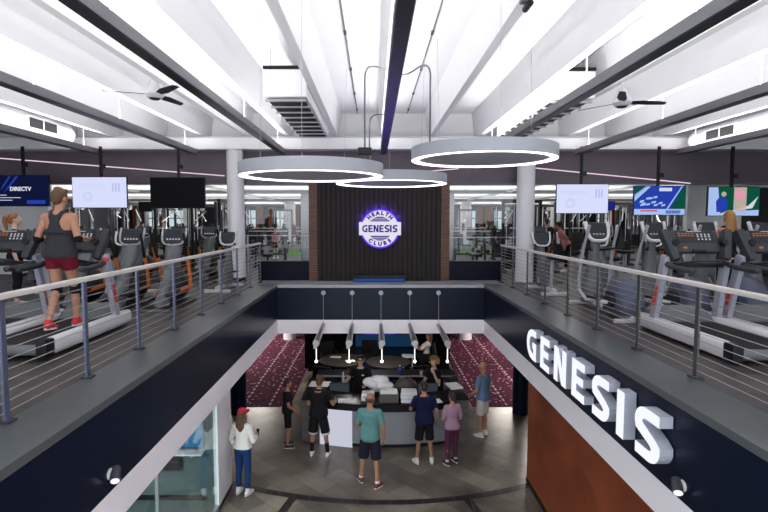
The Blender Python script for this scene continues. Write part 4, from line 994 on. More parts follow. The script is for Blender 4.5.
for x0, x1, l in ((-1.70, -1.28, 'grey wood laminate end cabinet closing the left side of the reception counter'), (1.83, 2.22, 'grey wood laminate end cabinet closing the right side of the reception counter')):
    t = thing('end_cabinet', l, 'cabinet', ((x0 + x1) / 2, 12.5, 0), 0, 'end cabinets of the reception counter'); w_ = (x1 - x0) / 2
    MB().box((-w_, -.78, 0), (w_, .8, .99), .01).obj('cabinet_body', M['cblock'], t); MB().box((-w_, -.80, .99), (w_, .8, 1.035), .005).obj('cabinet_top', M['ctop'], t)
t = thing('back_counter', 'long dark back counter with a pale edge strip behind the reception staff', 'counter', (0, 13.75, 0))
MB().box((-1.5, -.2, 0), (2.15, .25, 1.0), .005).obj('cabinet', M['blackgloss'], t); MB().box((-1.55, -.25, 1.0), (2.2, .3, 1.03)).obj('worktop', M['ctop'], t); MB().box((-1.55, -.262, .99), (2.2, -.25, 1.035)).obj('edge_strip', M['lgrey'], t)
MB().box((-1.4, -.205, .12), (-.3, -.2, .9)).obj('door_panel', M['charcoal'], t); MB().box((-.25, -.205, .12), (.9, -.2, .9)).obj('door_panel', M['charcoal'], t); MB().box((.95, -.205, .12), (2.05, -.2, .9)).obj('door_panel', M['charcoal'], t)

ZT = 1.041
def sheet(name, l, c, loc, w, d, h, m, rz=0, group=None):
    o = MB().rbox((0, 0, h / 2), (w, d, h), min(h * .2, .01)).obj(name, m); o.location = loc; o.rotation_euler = (0, 0, rz); return tag(o, l, c, group)
sheet('paper_sheet', 'white paper lying on the counter before the man in black tee', 'paper', (-.62, 11.56, ZT), .42, .30, .006, M['paper'], .1)
sheet('paper_sheet', 'broad white paper on the far left corner of the counter', 'paper', (-1.38, 12.75, 1.036), .5, .42, .012, M['paper'], -.1)
sheet('paper_sheet', 'white paper on the counter left of the capped staff man', 'paper', (-.82, 12.6, .0), .1, .1, .004, M['paper']).location = (-1.3, 12.2, 1.036)
sheet('flyer_stack', 'stack of white flyers on the right end of the counter', 'paper', (2.0, 12.55, 1.036), .32, .42, .05, M['paper'], .25)
sheet('card_reader', 'small dark card reader on the flyers end of the counter', 'card reader', (2.1, 12.95, 1.036), .16, .2, .12, M['black'], -.2)
sheet('clipboard', 'white clipboard lying on the counter between the navy and lilac visitors', 'clipboard', (1.45, 11.52, ZT), .2, .26, .012, M['paper'], .2)
def towels(x, y, n, l, w=.34):
    for k in range(n):
        mb = MB(); mb.rbox((0, 0, .045), (w, .30, .085), .035)
        o = mb.obj('folded_towel', M['towel'], None, True); o.location = (x + random.uniform(-.015, .015), y, ZT + .09 * k); o.rotation_euler = (0, 0, random.uniform(-.1, .1))
        tag(o, l[k], 'towel', 'folded white towels on the counter')
towels(-.14, 11.62, 2, ['lower white towel on the counter in front of the capped staff man', 'upper white towel on the counter in front of the capped staff man'], .3)
towels(.80, 11.50, 3, ['bottom white towel of the stack left of the man in navy', 'middle white towel of the stack left of the man in navy', 'top white towel of the stack left of the man in navy'], .36)
t = thing('towel_crate', 'taupe ribbed crate full of white towels in front of the dark bag', 'crate', (.34, 11.53, ZT))
MB().box((-.22, -.14, 0), (.22, .14, .20), .015).obj('crate_body', M['crate'], t); MB().rbox((0, 0, .22), (.40, .24, .10), .04).obj('towel_heap', M['towel'], t, True)
t = thing('laundry_sack', 'big heap of white laundry on the counter right of the capped staff man', 'sack', (.10, 12.02, .965))
mb = MB(); 
for k in range(12): mb.ell((random.uniform(-.22, .22), random.uniform(-.12, .12), .26 + random.uniform(-.05, .14)), (.17, .14, .11))
o = mb.obj('cloth_heap', M['towel'], t, True)
MB().box((-.3, -.14, .077), (.3, .14, .14), .01).obj('tray', M['black'], t)
mb = MB()
for k in range(9): mb.ell((random.uniform(-.11, .11), random.uniform(-.04, .04), .20 + random.uniform(-.0, .06)), (.18, .14, .20))
o = tag(mb.obj('laundry_bag', M['bag'], None, True), 'dark brown plastic bag slumped on the counter between towel stacks', 'bag'); o.location = (.74, 11.93, ZT)
def bottle(x, y, z, m, l, r=.035, h=.2):
    t = thing('bottle', l, 'bottle', (x, y, z)); MB().lathe((0, 0, 0), [(r * .9, 0), (r, .02), (r, h * .7), (r * .45, h * .88), (r * .45, h)], 16).obj('bottle_body', m, t, True); MB().cyl((0, 0, h), (0, 0, h + .025), r * .5).obj('cap', M['wgrey'], t)
bottle(-.78, 12.75, 1.04, M['clearpl'], 'tall clear water bottle left of the capped staff man', .04, .28)
bottle(.70, 13.62, 1.03, M['bluepl'], 'blue bottle on the back counter', .05, .22)
t = thing('cup', 'small white cup on the back counter', 'cup', (1.28, 13.6, 1.03)); MB().lathe((0, 0, 0), [(.035, 0), (.045, .12), (.04, .12), (.03, .01)], 16).obj('cup_body', M['paper'], t, True); MB().cyl((0, 0, .12), (0, 0, .135), .047).obj('lid', M['black'], t)
def monitor(x, y, rz, l):
    t = thing('computer_monitor', l, 'monitor', (x, y, .791), rz); MB().box((-.25, -.02, .12), (.25, .02, .42), .008).obj('bezel', M['black'], t); MB().box((-.02, -.02, .015), (.02, .02, .2)).obj('stand', M['black'], t); MB().box((-.1, -.08, 0), (.1, .08, .015)).obj('base', M['black'], t); MB().box((-.235, .02, .135), (.235, .022, .405)).obj('screen', M['e_consolescreen'], t)
monitor(-.85, 12.33, PI, 'computer monitor inside the counter, backed towards the man in black tee'); monitor(1.32, 12.33, PI, 'computer monitor inside the counter between the navy and lilac visitors')

# pendants over the counter
for i, px in enumerate((323, 352, 381, 410, 439)):
    x = (px - 374) / 512 * 12.1; l = ['leftmost', 'second from left', 'middle', 'second from right', 'rightmost'][i]
    t = thing('pendant_light', l + ' of the five metal pendant lights over the reception counter', 'pendant light', (x, YF, 3.47), 0, 'pendant lights on the far fascia')
    MB().cyl((0, 0, 0), (0, -.02, 0), .055, 20).obj('wall_disc', M['lilacgrey'], t, True)
    hd = V((0, -.05, -.77)); MB().tube([(0, -.02, 0), (0, -.05, -.3), hd], .006, 6).obj('cable', M['lgrey'], t)
    tail = hd + V((0, -1.55, -.06))
    MB().cone(hd + V((0, .05, 0)), tail, .045, .07, 16).obj('spot_tube', M['chrome'], t, True)
    MB().rbox(tail + V((.02 * (1 if i > 2 else -1), .16, -.05)), (.08, .3, .15), .015).obj('gear_box', M['chrome'], t)
    MB().cyl(tail + V((0, .03, -.02)), tail + V((0, .03, -.38)), .009, 8).obj('glow_rod', M['e_pend'], t)
    MB().ell(tail + V((0, .03, -.39)), (.028,) * 3).obj('glow_bulb', M['e_pendtip'], t, True)

# lounge behind the counter
struct('wall_lounge', MB().box((-2.3, 20.6, 0), (2.7, 20.8, 2.6)), M['blackgloss'])
struct('wall_lounge_side', MB().box((-2.42, 17.6, 0), (-2.3, 20.8, 2.6)), M['blackgloss']); struct('wall_lounge_side_right', MB().box((2.7, 18.6, 0), (2.8, 20.8, 2.6)), M['blackgloss'])
struct('floor_lounge', MB().box((-2.3, 17.3, 0), (2.7, 20.6, .006)), M['blackgloss'])
t = thing('lit_wall_panel', 'blue and violet lit panel on the dark lounge wall', 'light panel', (.35, 20.58, .05))
MB().box((-1.1, 0, 0), (1.3, .02, .5)).obj('blue_field', M['e_bluefloor'], t); MB().box((-.8, -.01, .5), (.5, .02, .64)).obj('violet_band', M['e_violet'], t)
for (x, y, r_, l) in ((-1.0, 16.1, .75, 'round taupe table in the lounge, left behind the counter'), (.45, 15.9, .7, 'round taupe table in the lounge, behind the middle of the counter')):
    t = thing('round_table', l, 'table', (x, y, 0)); MB().lathe((0, 0, .71), [(r_ - .02, 0), (r_, .02), (r_, .035), (r_ - .01, .04)], 40).obj('tabletop', M['tableb'], t, True); MB().cyl((0, 0, .02), (0, 0, .71), .05).obj('pedestal', M['black'], t, True); MB().cyl((0, 0, 0), (0, 0, .02), .28, 24).obj('base', M['black'], t)
def lchair(x, y, rz, l):
    t = thing('lounge_chair', l, 'chair', (x, y, 0), rz, 'dark lounge chairs')
    MB().rbox((0, 0, .42), (.56, .54, .12), .03).obj('seat', M['c_black'], t, True); MB().rbox((0, -.25, .68), (.56, .10, .5), .04, rx=R(-8)).obj('backrest', M['c_black'], t, True)
    for q in (-1, 1):
        MB().rbox((q * .27, 0, .55), (.07, .5, .2), .02).obj('armrest', M['c_black'], t, True)
        for r_ in (-1, 1): MB().cyl((q * .22, r_ * .2, 0), (q * .22, r_ * .2, .37), .018).obj('leg', M['black'], t)
for a in ((-1.45, 14.9, R(-20), 'dark lounge chair nearest behind the left end of the back counter'), (-.55, 14.8, R(10), 'dark lounge chair behind the back counter, left of middle'), (.62, 14.75, R(0), 'dark lounge chair behind the back counter, right of middle'), (1.3, 15.0, R(20), 'dark lounge chair behind the curly haired staff woman'),
          (-1.6, 17.6, R(200), 'dark lounge chair beyond the left round table'), (-.2, 17.8, R(170), 'dark lounge chair beyond the gap between the round tables'), (1.84, 17.45, R(80), 'dark lounge chair the woman in white sits on')): lchair(*a)
t = thing('side_table', 'small white table in front of the seated woman', 'table', (1.15, 17.1, 0)); MB().box((-.2, -.2, .58), (.2, .2, .61), .01).obj('tabletop', M['wgrey'], t)
for q in (-1, 1): MB().cyl((q * .15, 0, 0), (q * .15, 0, .58), .02).obj('leg', M['wgrey'], t)
sheet('magazine', 'white magazine lying on the left round table', 'magazine', (-.75, 15.9, .751), .3, .22, .012, M['paper'], .3); sheet('tray', 'pale tray lying on the left round table', 'tray', (-1.25, 16.35, .751), .34, .2, .02, M['lgrey'], -.2)

# glass room furniture
t = thing('display_panel', 'bright blue lit panel in the room behind the teal glass', 'light panel', (-3.85, 9.17, 1.0)); MB().box((-.8, 0, 0), (.72, .03, .9), .005).obj('frame', M['black'], t); MB().box((-.78, -.004, .02), (.70, 0, .88)).obj('screen', emat('panel_blue', (.05, .30, .62), .6), t)
t = thing('shelf', 'thin white shelf under the blue panel behind the teal glass', 'shelf', (-3.85, 9.2, .93)); MB().box((-.8, -.2, 0), (.72, 0, .03)).obj('board', M['white'], t); MB().box((-.6, -.15, -.06), (-.57, 0, 0)).obj('bracket', M['steel'], t); MB().box((.5, -.15, -.06), (.53, 0, 0)).obj('bracket', M['steel'], t)
t = thing('wall_cabinet', 'long dark cabinet with a brown strip below the white shelf behind the glass', 'cabinet', (-3.85, 9.2, .64)); MB().box((-.8, -.16, 0), (.3, 0, .2), .01).obj('cabinet_body', M['black'], t); MB().box((-.8, -.165, .14), (.3, -.155, .17)).obj('brown_strip', M['tableb'], t)
struct('floor_glass_room', MB().box((-5.5, -1, 0), (-2.84, 9.2, .006)), M['teal']); struct('baseboard_glass_room', MB().box((-5.5, 9.17, .006), (-3.1, 9.2, .09)), M['black'])

# ------------------------------------------------------------------ gym machines
def console_face(parent, c, w, h, rx, dots=True, frame=None):
    m = Matrix.Translation(V(c)) @ Matrix.Rotation(rx, 4, 'X')
    d = MB().box((-w / 2, -.006, -h / 2), (w / 2, .006, h / 2), .004, m).obj('display', M['e_consolescreen'], parent)
    return d, m
def treadmill(l, loc):
    t = thing('treadmill', l, 'treadmill', loc, 0, 'treadmills along the balcony')
    MB().box((-.40, -.92, .05), (.40, .98, .165)).obj('deck', M['black'], t)
    MB().box((-.34, -.94, .165), (.34, .55, .172)).obj('belt', M['beltm'], t)
    for q in (-1, 1):
        mb = MB(); P = []
        for y in (-.88, -.86, .95, .97):
            k = .85 if y in (-.88, .97) else 1
            P.append([V((q * .42 + math.copysign(abs(math.cos(a)) ** .7, math.cos(a)) * .06 * k, y, .135 + math.copysign(abs(math.sin(a)) ** .7, math.sin(a)) * .10 * k)) for a in [2 * PI * i / 16 for i in range(16)]])
        mb.loft(P).obj('side_rail', M['wgrey'], t, True)
        MB().rbox((q * .42, -.95, .13), (.125, .17, .21), .03).obj('end_cap', M['black'], t, True)
        MB().cyl((q * .36, -.8, 0), (q * .36, -.8, .06), .03).obj('foot', M['black'], t)
        MB().cyl((q * .36, .85, 0), (q * .36, .85, .06), .03).obj('foot', M['black'], t)
    MB().cyl((-.36, -.96, .11), (.36, -.96, .11), .06, 18).obj('rear_roller', M['mgrey'], t, True)
    mb = MB(); P = []
    for y, zt, w in ((.52, .19, .34), (.62, .30, .35), (.80, .36, .35), (.96, .33, .34), (1.02, .2, .3)):
        P.append([V((-w, y, .165)), V((-w, y, zt - .04)), V((-w + .06, y, zt)), V((w - .06, y, zt)), V((w, y, zt - .04)), V((w, y, .165))])
    mb.loft(P).obj('motor_cover', M['mgrey'], t)
    MB().rbox((0, .60, .245), (.5, .02, .1), 0, rx=R(-42)).obj('cover_inset', M['charcoal'], t)
    for q in (-1, 1):
        up = MB().beam((q * .43, .62, .14), (q * .40, .42, 1.08), .075, .13, .02).obj('upright', M['lilacgrey'], t)
        MB().beam((q * .43 + q * .0385 - .0, .562, .40), (q * .43 + q * .030, .50, .66), .004, .06).obj('red_marking', M['red'], up)
    # console: dark panel tilted to the runner
    rx = R(-28)
    cm = Matrix.Translation((0, .46, 1.26)) @ Matrix.Rotation(rx, 4, 'X')
    con = MB().box((-.31, -.02, -.155), (.31, .06, .165), .02, cm).obj('console', M['dgrey'], t)
    MB().box((-.25, -.026, -.02), (.25, -.02, .15), 0, cm).obj('display', M['charcoal'], con)
    mb = MB()
    for r_, zs in enumerate((.10, .07)):
        for k in range(5): mb.box((-.22 + k * .045, -.030, zs), (-.19 + k * .045, -.026, zs + .016), 0, cm)
    mb.obj('amber_keys', M['e_amber'], con)
    mb = MB()
    for r_, zs in enumerate((.085, .055, .015)):
        for k in range(4): mb.box((.03 + k * .05, -.030, zs), (.05 + k * .05, -.026, zs + .02), 0, cm)
    mb.box((-.1, -.03, .135), (.1, -.026, .143), 0, cm); mb.obj('white_keys', M['e_white'], con)
    MB().box((-.19, -.03, -.11), (-.14, -.024, -.08), 0, cm).obj('emblem', M['e_amber'], con)
    MB().box((-.08, -.05, -.165), (.10, -.018, -.13), .006, cm).obj('tray', M['black'], con)
    for q in (-1, 1):
        wm = Matrix.Translation((q * .375, .42, 1.235)) @ Matrix.Rotation(R(q * 14), 4, 'Y') @ Matrix.Rotation(R(-22), 4, 'X')
        MB().box((-.055, -.07, -.24), (.055, .07, .20), .04, wm).obj('console_wing', M['dgrey'], t, True)
        MB().cyl(wm @ V((-q * .06, -.03, -.02)), wm @ V((-q * .06, -.09, -.02)), .045, 18).obj('cup_holder', M['black'], t, True)
        MB().tube(arcpts([(q * .40, .46, 1.0), (q * .40, .30, .95), (q * .40, .0, .93), (q * .40, -.16, .93)], 5), .036, 12).obj('handrail', M['dgrey'], t, 'all')
    MB().tube(arcpts([(-.3, .34, .96), (-.16, .12, 1.03), (.16, .12, 1.03), (.3, .34, .96)], 5), .018, 10).obj('grip_bar', M['charcoal'], t, 'all')
    MB().box((-.38, .40, .92), (.38, .47, .985), .02).obj('cross_brace', M['black'], t)
    return t
tm = treadmill('treadmill the man in the racerback top walks on', (-4.07, 6.55, F2))
copy_thing(tm, 'treadmill at the left frame edge, beside the walking man', (-5.05, 6.6, F2), 0)
copy_thing(tm, 'treadmill nearest the right railing', (4.27, 6.35, F2), 0); copy_thing(tm, 'treadmill at the right frame edge, second from the right railing', (5.27, 6.35, F2), 0)

MB().ell((.47, .30, 1.02), (.042, .03, .034)).obj('stop_button', M['red'], tm, True)
def elliptical(l, loc):
    t = thing('elliptical_trainer', l, 'elliptical trainer', loc, 0, 'ellipticals along the right balcony')
    MB().box((-.06, -.95, .04), (.06, .95, .10), .015).obj('base_beam', M['wgrey'], t)
    MB().box((-.33, -.95, .0), (.33, -.87, .06), .02).obj('rear_foot', M['wgrey'], t); MB().box((-.33, .86, 0), (.33, .94, .06), .02).obj('front_foot', M['wgrey'], t)
    # domed rear drive cover
    mb = MB(); P = []
    for x, k in ((-.19, .82), (-.15, .97), (0, 1.0), (.15, .97), (.19, .82)):
        P.append([V((x, -.52 + math.cos(a) * .37 * k, .10 + max(-.0, math.sin(a)) * .56 * k)) for a in [PI * i / 18 for i in range(19)]])
    mb.loft(P).obj('drive_cover', M['bluegrey'], t, 'all')
    for q in (-1, 1):
        MB().cyl((q * .19, -.52, .3), (q * .25, -.52, .3), .13, 24).obj('crank_disc', M['charcoal'], t, True)
        MB().rbox((q * .30, -.05 + q * .12, .28), (.15, .40, .05), .02, rx=R(q * 5)).obj('pedal', M['charcoal'], t)
        MB().tube([(q * .27, -.52, .30 + q * .05), (q * .27, .25, .22 + q * .04), (q * .27, .60, .34 + q * .03)], .028, 10).obj('pedal_link', M['wgrey'], t, 'all')
        MB().tube(arcpts([(q * .27, .60, .30), (q * .27, .55, .70), (q * .26, .46, 1.05), (q * .25, .34, 1.30), (q * .24, .28, 1.46)], 5), [.03] * 10 + [.024] * 6 + [.028] * 5, 10).obj('moving_handle', M['lgrey'], t, 'all')
        MB().tube([(q * .07, .55, 1.02), (q * .22, .40, 1.05), (q * .24, .22, 1.08)], .018, 8).obj('fixed_grip', M['charcoal'], t, 'all')
    mb = MB(); mb.loft([[V((math.cos(a) * w, y + math.sin(a) * d, z)) for a in [2 * PI * i / 16 for i in range(16)]] for z, y, w, d in ((.08, .66, .20, .22), (.35, .66, .19, .18), (.60, .66, .13, .12), (.9, .62, .10, .08), (1.18, .58, .085, .06))])
    mb.obj('front_mast', M['mgrey'], t, True)
    cm = Matrix.Translation((0, .50, 1.36)) @ Matrix.Rotation(R(-24), 4, 'X')
    con = MB().box((-.17, -.02, -.15), (.17, .05, .17), .04, cm).obj('console', M['dgrey'], t, True)
    MB().box((-.13, -.026, -.05), (.13, -.02, .13), .004, cm).obj('display', M['e_consolescreen'], con)
    mb = MB()
    for k in range(4): mb.box((-.1 + k * .055, -.03, -.08), (-.07 + k * .055, -.026, -.065), 0, cm)
    mb.obj('keys', M['e_white'], con)
    MB().tube([cm @ V(p) for p in arcpts([(-.195, 0, .17), (-.185, 0, -.02), (-.13, 0, -.16), (0, 0, -.19), (.13, 0, -.16), (.185, 0, -.02), (.195, 0, .17)], 5)], .032, 10).obj('console_surround', M['wgrey'], t, 'all')
    return t
el = elliptical('elliptical with a blue-grey drive cover nearest the right railing', (3.95, 8.55, F2))
copy_thing(el, 'elliptical second from the right railing, behind the treadmills', (4.95, 8.55, F2), 0); copy_thing(el, 'elliptical the blond woman stands on', (5.9, 8.6, F2), 0); copy_thing(el, 'elliptical right of the blond woman', (6.85, 8.55, F2), 0)

def arc_trainer(l, loc):
    t = thing('step_trainer', l, 'step trainer', loc, 0, 'step trainers along the left balcony')
    MB().box((-.28, -.85, 0), (.28, .55, .05), .015).obj('base', M['black'], t); MB().box((-.30, -.86, 0), (.30, -.78, .05), .015).obj('rear_foot', M['mgrey'], t)
    mb = MB(); mb.loft([[V((math.cos(a) * w, y + math.sin(a) * d, z)) for a in [2 * PI * i / 18 for i in range(18)]] for z, y, w, d in ((.05, -.42, .13, .16), (.3, -.26, .115, .15), (.7, .02, .105, .13), (.98, .2, .155, .14), (1.10, .24, .14, .11), (1.13, .25, .08, .06))])
    mb.obj('body_column', M['mgrey'], t, True)
    MB().ell((0, .32, .32), (.2, .34, .30)).obj('flywheel_cover', M['charcoal'], t, True)
    cm = Matrix.Translation((0, .22, 1.25)) @ Matrix.Rotation(R(-24), 4, 'X')
    con = MB().box((-.19, -.02, -.13), (.19, .04, .15), .03, cm).obj('console', M['dgrey'], t, True); MB().box((-.14, -.026, -.02), (.14, -.02, .12), .003, cm).obj('display', M['e_consolescreen'], con)
    mb = MB()
    for k in range(5): mb.box((-.12 + k * .055, -.03, -.085), (-.09 + k * .055, -.026, -.06), 0, cm)
    mb.obj('keys', M['e_white'], con)
    MB().tube([cm @ V(p) for p in arcpts([(-.22, -.0, .16), (-.21, 0, -.06), (-.12, 0, -.17), (.12, 0, -.17), (.21, 0, -.06), (.22, 0, .16)], 5)], .022, 8).obj('console_surround', M['lgrey'], t, 'all')
    for q in (-1, 1):
        MB().tube(arcpts([(q * .26, .30, .25), (q * .27, .22, .62), (q * .27, .12, .85)], 5), .032, 10).obj('orange_arm', M['orange'], t, 'all')
        MB().tube(arcpts([(q * .27, .12, .85), (q * .29, .0, 1.1), (q * .28, -.04, 1.32)], 5), .024, 10).obj('moving_handle', M['black'], t, 'all')
        MB().rbox((q * .22, -.45, .22 + q * .06), (.15, .38, .05), .02, rx=R(8)).obj('pedal', M['charcoal'], t)
        MB().beam((q * .22, -.35, .2 + q * .06), (q * .24, .28, .30), .04, .05).obj('pedal_arm', M['orange'], t)
    return t
at_ = arc_trainer('step trainer with orange arms nearest the left railing', (-3.74, 9.35, F2))
copy_thing(at_, 'step trainer with orange arms second from the left railing', (-4.55, 9.4, F2), 0); copy_thing(at_, 'step trainer with orange arms behind the walking man', (-5.4, 9.45, F2), 0)

def bike(l, loc, rz=0):
    t = thing('exercise_bike', l, 'exercise bike', loc, rz, 'exercise bikes')
    MB().box((-.05, -.55, .06), (.05, .6, .13), .015).obj('base_beam', M['wgrey'], t); MB().box((-.28, -.58, 0), (.28, -.50, .07), .02).obj('rear_foot', M['wgrey'], t); MB().box((-.28, .54, 0), (.28, .62, .07), .02).obj('front_foot', M['wgrey'], t)
    mb = MB(); mb.loft([[V((math.cos(a) * w, y + math.sin(a) * d, z)) for a in [2 * PI * i / 16 for i in range(16)]] for z, y, w, d in ((.10, .18, .11, .36), (.35, .2, .12, .34), (.6, .26, .10, .22), (.85, .36, .07, .10), (1.02, .40, .05, .06))])
    mb.obj('drive_housing', M['mgrey'], t, True)
    MB().cyl((0, -.3, .1), (0, -.36, .72), .035).obj('seat_post', M['lgrey'], t, True); MB().ell((0, -.36, .76), (.14, .17, .06)).obj('seat', M['black'], t, True)
    cm = Matrix.Translation((0, .36, 1.14)) @ Matrix.Rotation(R(-24), 4, 'X')
    con = MB().box((-.15, -.02, -.12), (.15, .04, .15), .04, cm).obj('console', M['dgrey'], t, True); MB().box((-.11, -.026, -.04), (.11, -.02, .11), .003, cm).obj('display', M['e_consolescreen'], con)
    MB().tube([cm @ V(p) for p in arcpts([(-.19, 0, .16), (-.18, 0, -.04), (-.10, 0, -.16), (.10, 0, -.16), (.18, 0, -.04), (.19, 0, .16)], 5)], .024, 8).obj('console_surround', M['wgrey'], t, 'all')
    for q in (-1, 1):
        MB().tube(arcpts([(0, .36, .95), (q * .18, .28, 1.0), (q * .22, .08, 1.02)], 5), .018, 8).obj('handlebar', M['black'], t, 'all')
        MB().rbox((q * .2, .1 + q * .12, .28 + q * .1), (.1, .2, .03), .008).obj('pedal', M['black'], t); MB().cyl((q * .12, .16, .3), (q * .16, .1 + q * .12, .28 + q * .1), .018).obj('crank', M['steel'], t)
    return t
bk = bike('exercise bike beside the right column', (3.72, 11.0, F2))
for x, y, l in ((4.95, 10.9, 'exercise bike second from the right column'), (6.15, 10.9, 'exercise bike third from the right column'), (7.4, 10.9, 'exercise bike farthest from the right column'), (-3.35, 11.4, 'exercise bike in front of the left column'), (-4.55, 11.4, 'exercise bike second from the left column'), (-5.7, 11.3, 'exercise bike third from the left column'), (-6.9, 11.3, 'exercise bike farthest from the left column')):
    copy_thing(bk, l, (x, y, F2), 0)

# strength machines and racks beyond
def strength(l, loc, rz):
    t = thing('strength_machine', l, 'strength machine', loc, rz, 'strength machines in the far gym')
    for q in (-1, 1): MB().box((q * .55 - .04, -.04, 0), (q * .55 + .04, .04, 2.05), .01).obj('upright', M['charcoal'], t)
    MB().box((-.6, -.05, 2.05), (.6, .05, 2.15), .01).obj('top_beam', M['dgrey'], t); MB().box((-.6, -.3, 0), (-.5, .3, .07)).obj('floor_foot', M['dgrey'], t); MB().box((.5, -.3, 0), (.6, .3, .07)).obj('floor_foot', M['dgrey'], t)
    mb = MB()
    for k in range(12): mb.box((-.48, -.1, .1 + k * .055), (-.18, .1, .147 + k * .055))
    mb.obj('weight_stack', M['black'], t)
    for q in (-.44, -.22): MB().cyl((q, 0, .05), (q, 0, 2.05), .014, 8).obj('guide_rod', M['steel'], t)
    MB().box((.0, -.5, .42), (.36, -.05, .52), .03).obj('seat_pad', M['black'], t); MB().rbox((.18, .02, .85), (.32, .1, .6), .03, rx=R(-10)).obj('back_pad', M['black'], t); MB().box((.14, -.3, 0), (.22, -.2, .42)).obj('seat_post', M['lgrey'], t)
    MB().tube([(.18, -.1, 1.9), (-.12, -.4, 1.55), (-.2, -.45, 1.5)], .018, 8).obj('pull_bar', M['steel'], t); MB().cyl((0, -.03, 1.98), (0, .03, 1.98), .08, 18).obj('pulley', M['lgrey'], t)
    return t
def rack(l, loc, rz):
    t = thing('dumbbell_rack', l, 'dumbbell rack', loc, rz, 'dumbbell racks in the far gym')
    for q in (-1, 1): MB().beam((q * 1.0, .25, 0), (q * 1.0, -.05, 1.1), .06, .08).obj('side_frame', M['black'], t)
    for k, z in enumerate((.3, .65, 1.0)):
        MB().box((-1.0, -.02 - .08 * k + .1, z), (1.0, .22 - .08 * k + .05, z + .04)).obj('shelf', M['dgrey'], t)
        for i in range(6):
            x = -.82 + i * .33; y = .15 - .08 * k; mb = MB(); mb.cyl((x, y - .13, z + .11), (x, y - .05, z + .11), .065, 10).cyl((x, y + .05, z + .11), (x, y + .13, z + .11), .065, 10).cyl((x, y - .06, z + .11), (x, y + .06, z + .11), .018, 8)
            d = mb.obj('dumbbell', M['rubber']); d.location = loc; d.rotation_euler = (0, 0, rz); DB.append(d); tag(d, 'dumbbell on a rack', 'dumbbell', 'dumbbells on the far racks')
            d['label'] = 'dumbbell %s, %s shelf of the %s' % (['at the left end', 'second from the left', 'third from the left', 'third from the right', 'second from the right', 'at the right end'][i], ['lowest', 'middle', 'top'][k], l.replace('dumbbell rack seen through the glass', 'rack'))
    return t
DB = []
rack('dumbbell rack seen through the glass left of the slat wall', (-4.2, 18.2, F2), PI * 0); rack('dumbbell rack seen through the glass right of the slat wall', (4.6, 18.4, F2), 0)
sm = None; rnd = random.Random(11)
spots = []
rows = ((15.2, 'first'), (17.4, 'second'), (20.2, 'third'), (29.0, 'fourth'))
side_word = {-1: 'left', 1: 'right'}
for Y, rw in rows:
    for sd in (-1, 1):
        xs = []; x = 4.4 if Y < 16 else 5.2
        lim = 8.6 if Y < 16 else Y * .62
        while x < lim:
            xs.append(x); x += rnd.uniform(1.45, 1.75) * (1 if Y < 25 else 1.5)
        for i, x in enumerate(xs):
            if sd == 1 and Y < 18 and 4.9 < x < 6.4: continue
            if abs(x - 6.9) < .6 and Y < 16 or abs(x - 7.35) < .7 and Y < 16.5: continue
            ordn = ['nearest', 'second', 'third', 'fourth', 'fifth', 'sixth', 'seventh', 'eighth', 'ninth'][i]
            l = 'grey strength machine, %s from the middle in the %s row beyond the %s side' % (ordn, rw, side_word[sd])
            a = (sd * x, Y + rnd.uniform(-.2, .2), F2); rz = rnd.choice((0, PI, .3, -.4, PI / 2))
            if sm is None: sm = strength(l, a, rz)
            else: copy_thing(sm, l, a, rz)
def bench(l, loc, rz):
    t = thing('weight_bench', l, 'weight bench', loc, rz, 'weight benches in the far gym')
    MB().rbox((0, -.3, .45), (.28, 1.15, .09), .03).obj('bench_pad', M['black'], t, True)
    for q in (-1, 1):
        MB().beam((q * .5, .3, 0), (q * .5, .36, 1.15), .06, .08).obj('upright', M['charcoal'], t); MB().box((q * .5 - .04, .0, 0), (q * .5 + .04, .7, .06)).obj('floor_foot', M['charcoal'], t)
    MB().beam((-.5, .33, .42), (.5, .33, .42), .06, .06).obj('cross_member', M['charcoal'], t); MB().box((-.03, -.75, 0), (.03, -.65, .42)).obj('bench_leg', M['charcoal'], t)
    b = MB().cyl((-1.0, .31, 1.18), (1.0, .31, 1.18), .016, 10).obj('barbell', M['steel'], t)
    for q in (-1, 1):
        for k in range(2): MB().cyl((q * (.72 + .06 * k), .31, 1.18), (q * (.765 + .06 * k), .31, 1.18), .22 - .03 * k, 22).obj('weight_plate', M['rubber'], b)
    return t
bn = None
for sd in (-1, 1):
    for i, (x, Y) in enumerate(((3.4, 16.7), (4.3, 22.7), (6.7, 22.6), (9.1, 22.8), (3.6, 25.0), (5.9, 25.2), (8.3, 25.1))):
        if sd == 1 and Y < 17: x = 3.2
        if sd == -1 and i: x += .5
        l = 'black weight bench with loaded barbell, %s beyond the %s glass' % (['nearest', 'second', 'third', 'fourth', 'fifth', 'sixth', 'farthest'][i], side_word[sd])
        if bn is None: bn = bench(l, (sd * x, Y, F2), .1)
        else: copy_thing(bn, l, (sd * x, Y, F2), rnd.uniform(-.1, .1))
for sd in (-1, 1):
    for i, x in enumerate((4.35, 5.2, 6.1, 7.9, 8.7)):
        if sd == 1 and i == 1: continue
        copy_thing(at_, 'step trainer under the bulkhead, %s from the %s column' % (['nearest', 'second', 'third', 'fourth', 'fifth'][i], side_word[sd]), (sd * x, 13.35, F2), 0, 'step trainers under the bulkhead')
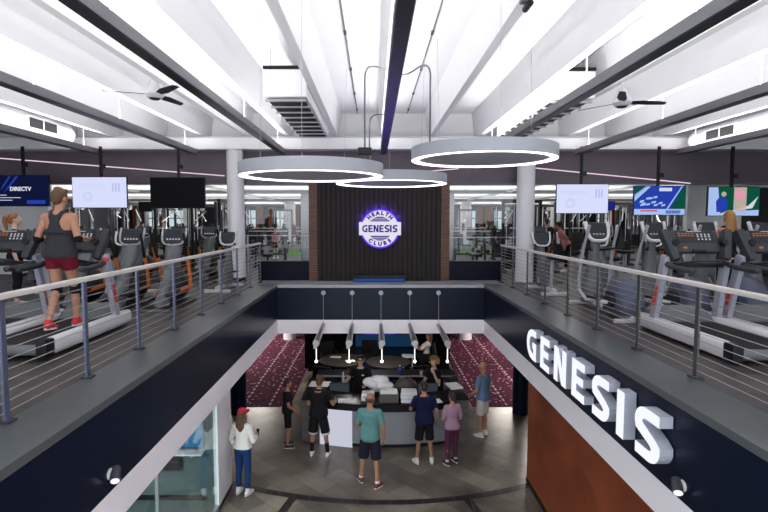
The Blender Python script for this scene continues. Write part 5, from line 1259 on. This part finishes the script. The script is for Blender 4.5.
t = thing('wall_sconce', 'small bright wall light at the far right edge', 'wall light', (10.28, 14.58, 5.62)); MB().cyl((0, 0, 0), (0, -.08, 0), .05).obj('wall_plate', M['dgrey'], t); MB().ell((0, -.14, 0), (.13, .1, .09)).obj('glow_shade', M['e_sconce'], t, True)
struct('column_dark_right', MB().box((10.45, 14.3, F2), (11.1, 14.6, 6.1)), M['charcoal'])

# ------------------------------------------------------------------ light
def area(name, loc, rot, sx, sy, e, col=(1, 1, 1)):
    ld = bpy.data.lights.new(name, 'AREA'); ld.shape = 'RECTANGLE'; ld.size = sx; ld.size_y = sy; ld.energy = e; ld.color = col
    o = bpy.data.objects.new(name, ld); C.objects.link(o); o.location = loc; o.rotation_euler = rot; return o
WARM = (1, .93, .84)
for i, (x, y, e) in enumerate(((-6.2, 18.5, 170), (-5, 21.5, 110), (5.5, 16, 110), (5.5, 20.5, 120), (-.2, 15.2, 50))): area('lobby_downlight', (x, y, 2.58), (0, 0, 0), 1.2, 1.2, e, WARM)
area('glass_room_light', (-4.2, 5.5, 2.58), (0, 0, 0), 1.2, 3, 230, (1, .97, .96))
for y in (17.8, 23, 28.5, 34): area('gym_fill_up', (0, y, 4.9), (PI, 0, 0), 30, .5, 430, (1, .98, .95))  # added fill without fixtures, brightens the gym ceiling
for y in (16, 22, 30): area('gym_fill_down', (0, y, 6.18), (0, 0, 0), 26, .3, 60, (1, .97, .93))  # added fill aimed down at the gym floor, no fittings modelled
w = bpy.data.worlds.new('world'); bpy.context.scene.world = w; w.use_nodes = True
w.node_tree.nodes['Background'].inputs[0].default_value = (.9, .95, 1, 1); w.node_tree.nodes['Background'].inputs[1].default_value = 2.0

# ------------------------------------------------------------------ camera
cd = bpy.data.cameras.new('camera'); cam = bpy.data.objects.new('camera', cd); C.objects.link(cam)
cd.sensor_width = 36; cd.lens = 24; cd.shift_x = 10 / 768
cam.location = (0, 0, EYE); cam.rotation_euler = (PI / 2 - math.atan(36 / 512), 0, 0); cd.clip_start = .05
sc = bpy.context.scene; sc.camera = cam
sc.view_settings.view_transform = 'Standard'; sc.view_settings.look = 'None'; sc.view_settings.gamma = 1; sc.view_settings.exposure = 0.4
sc.view_settings.use_curve_mapping = False
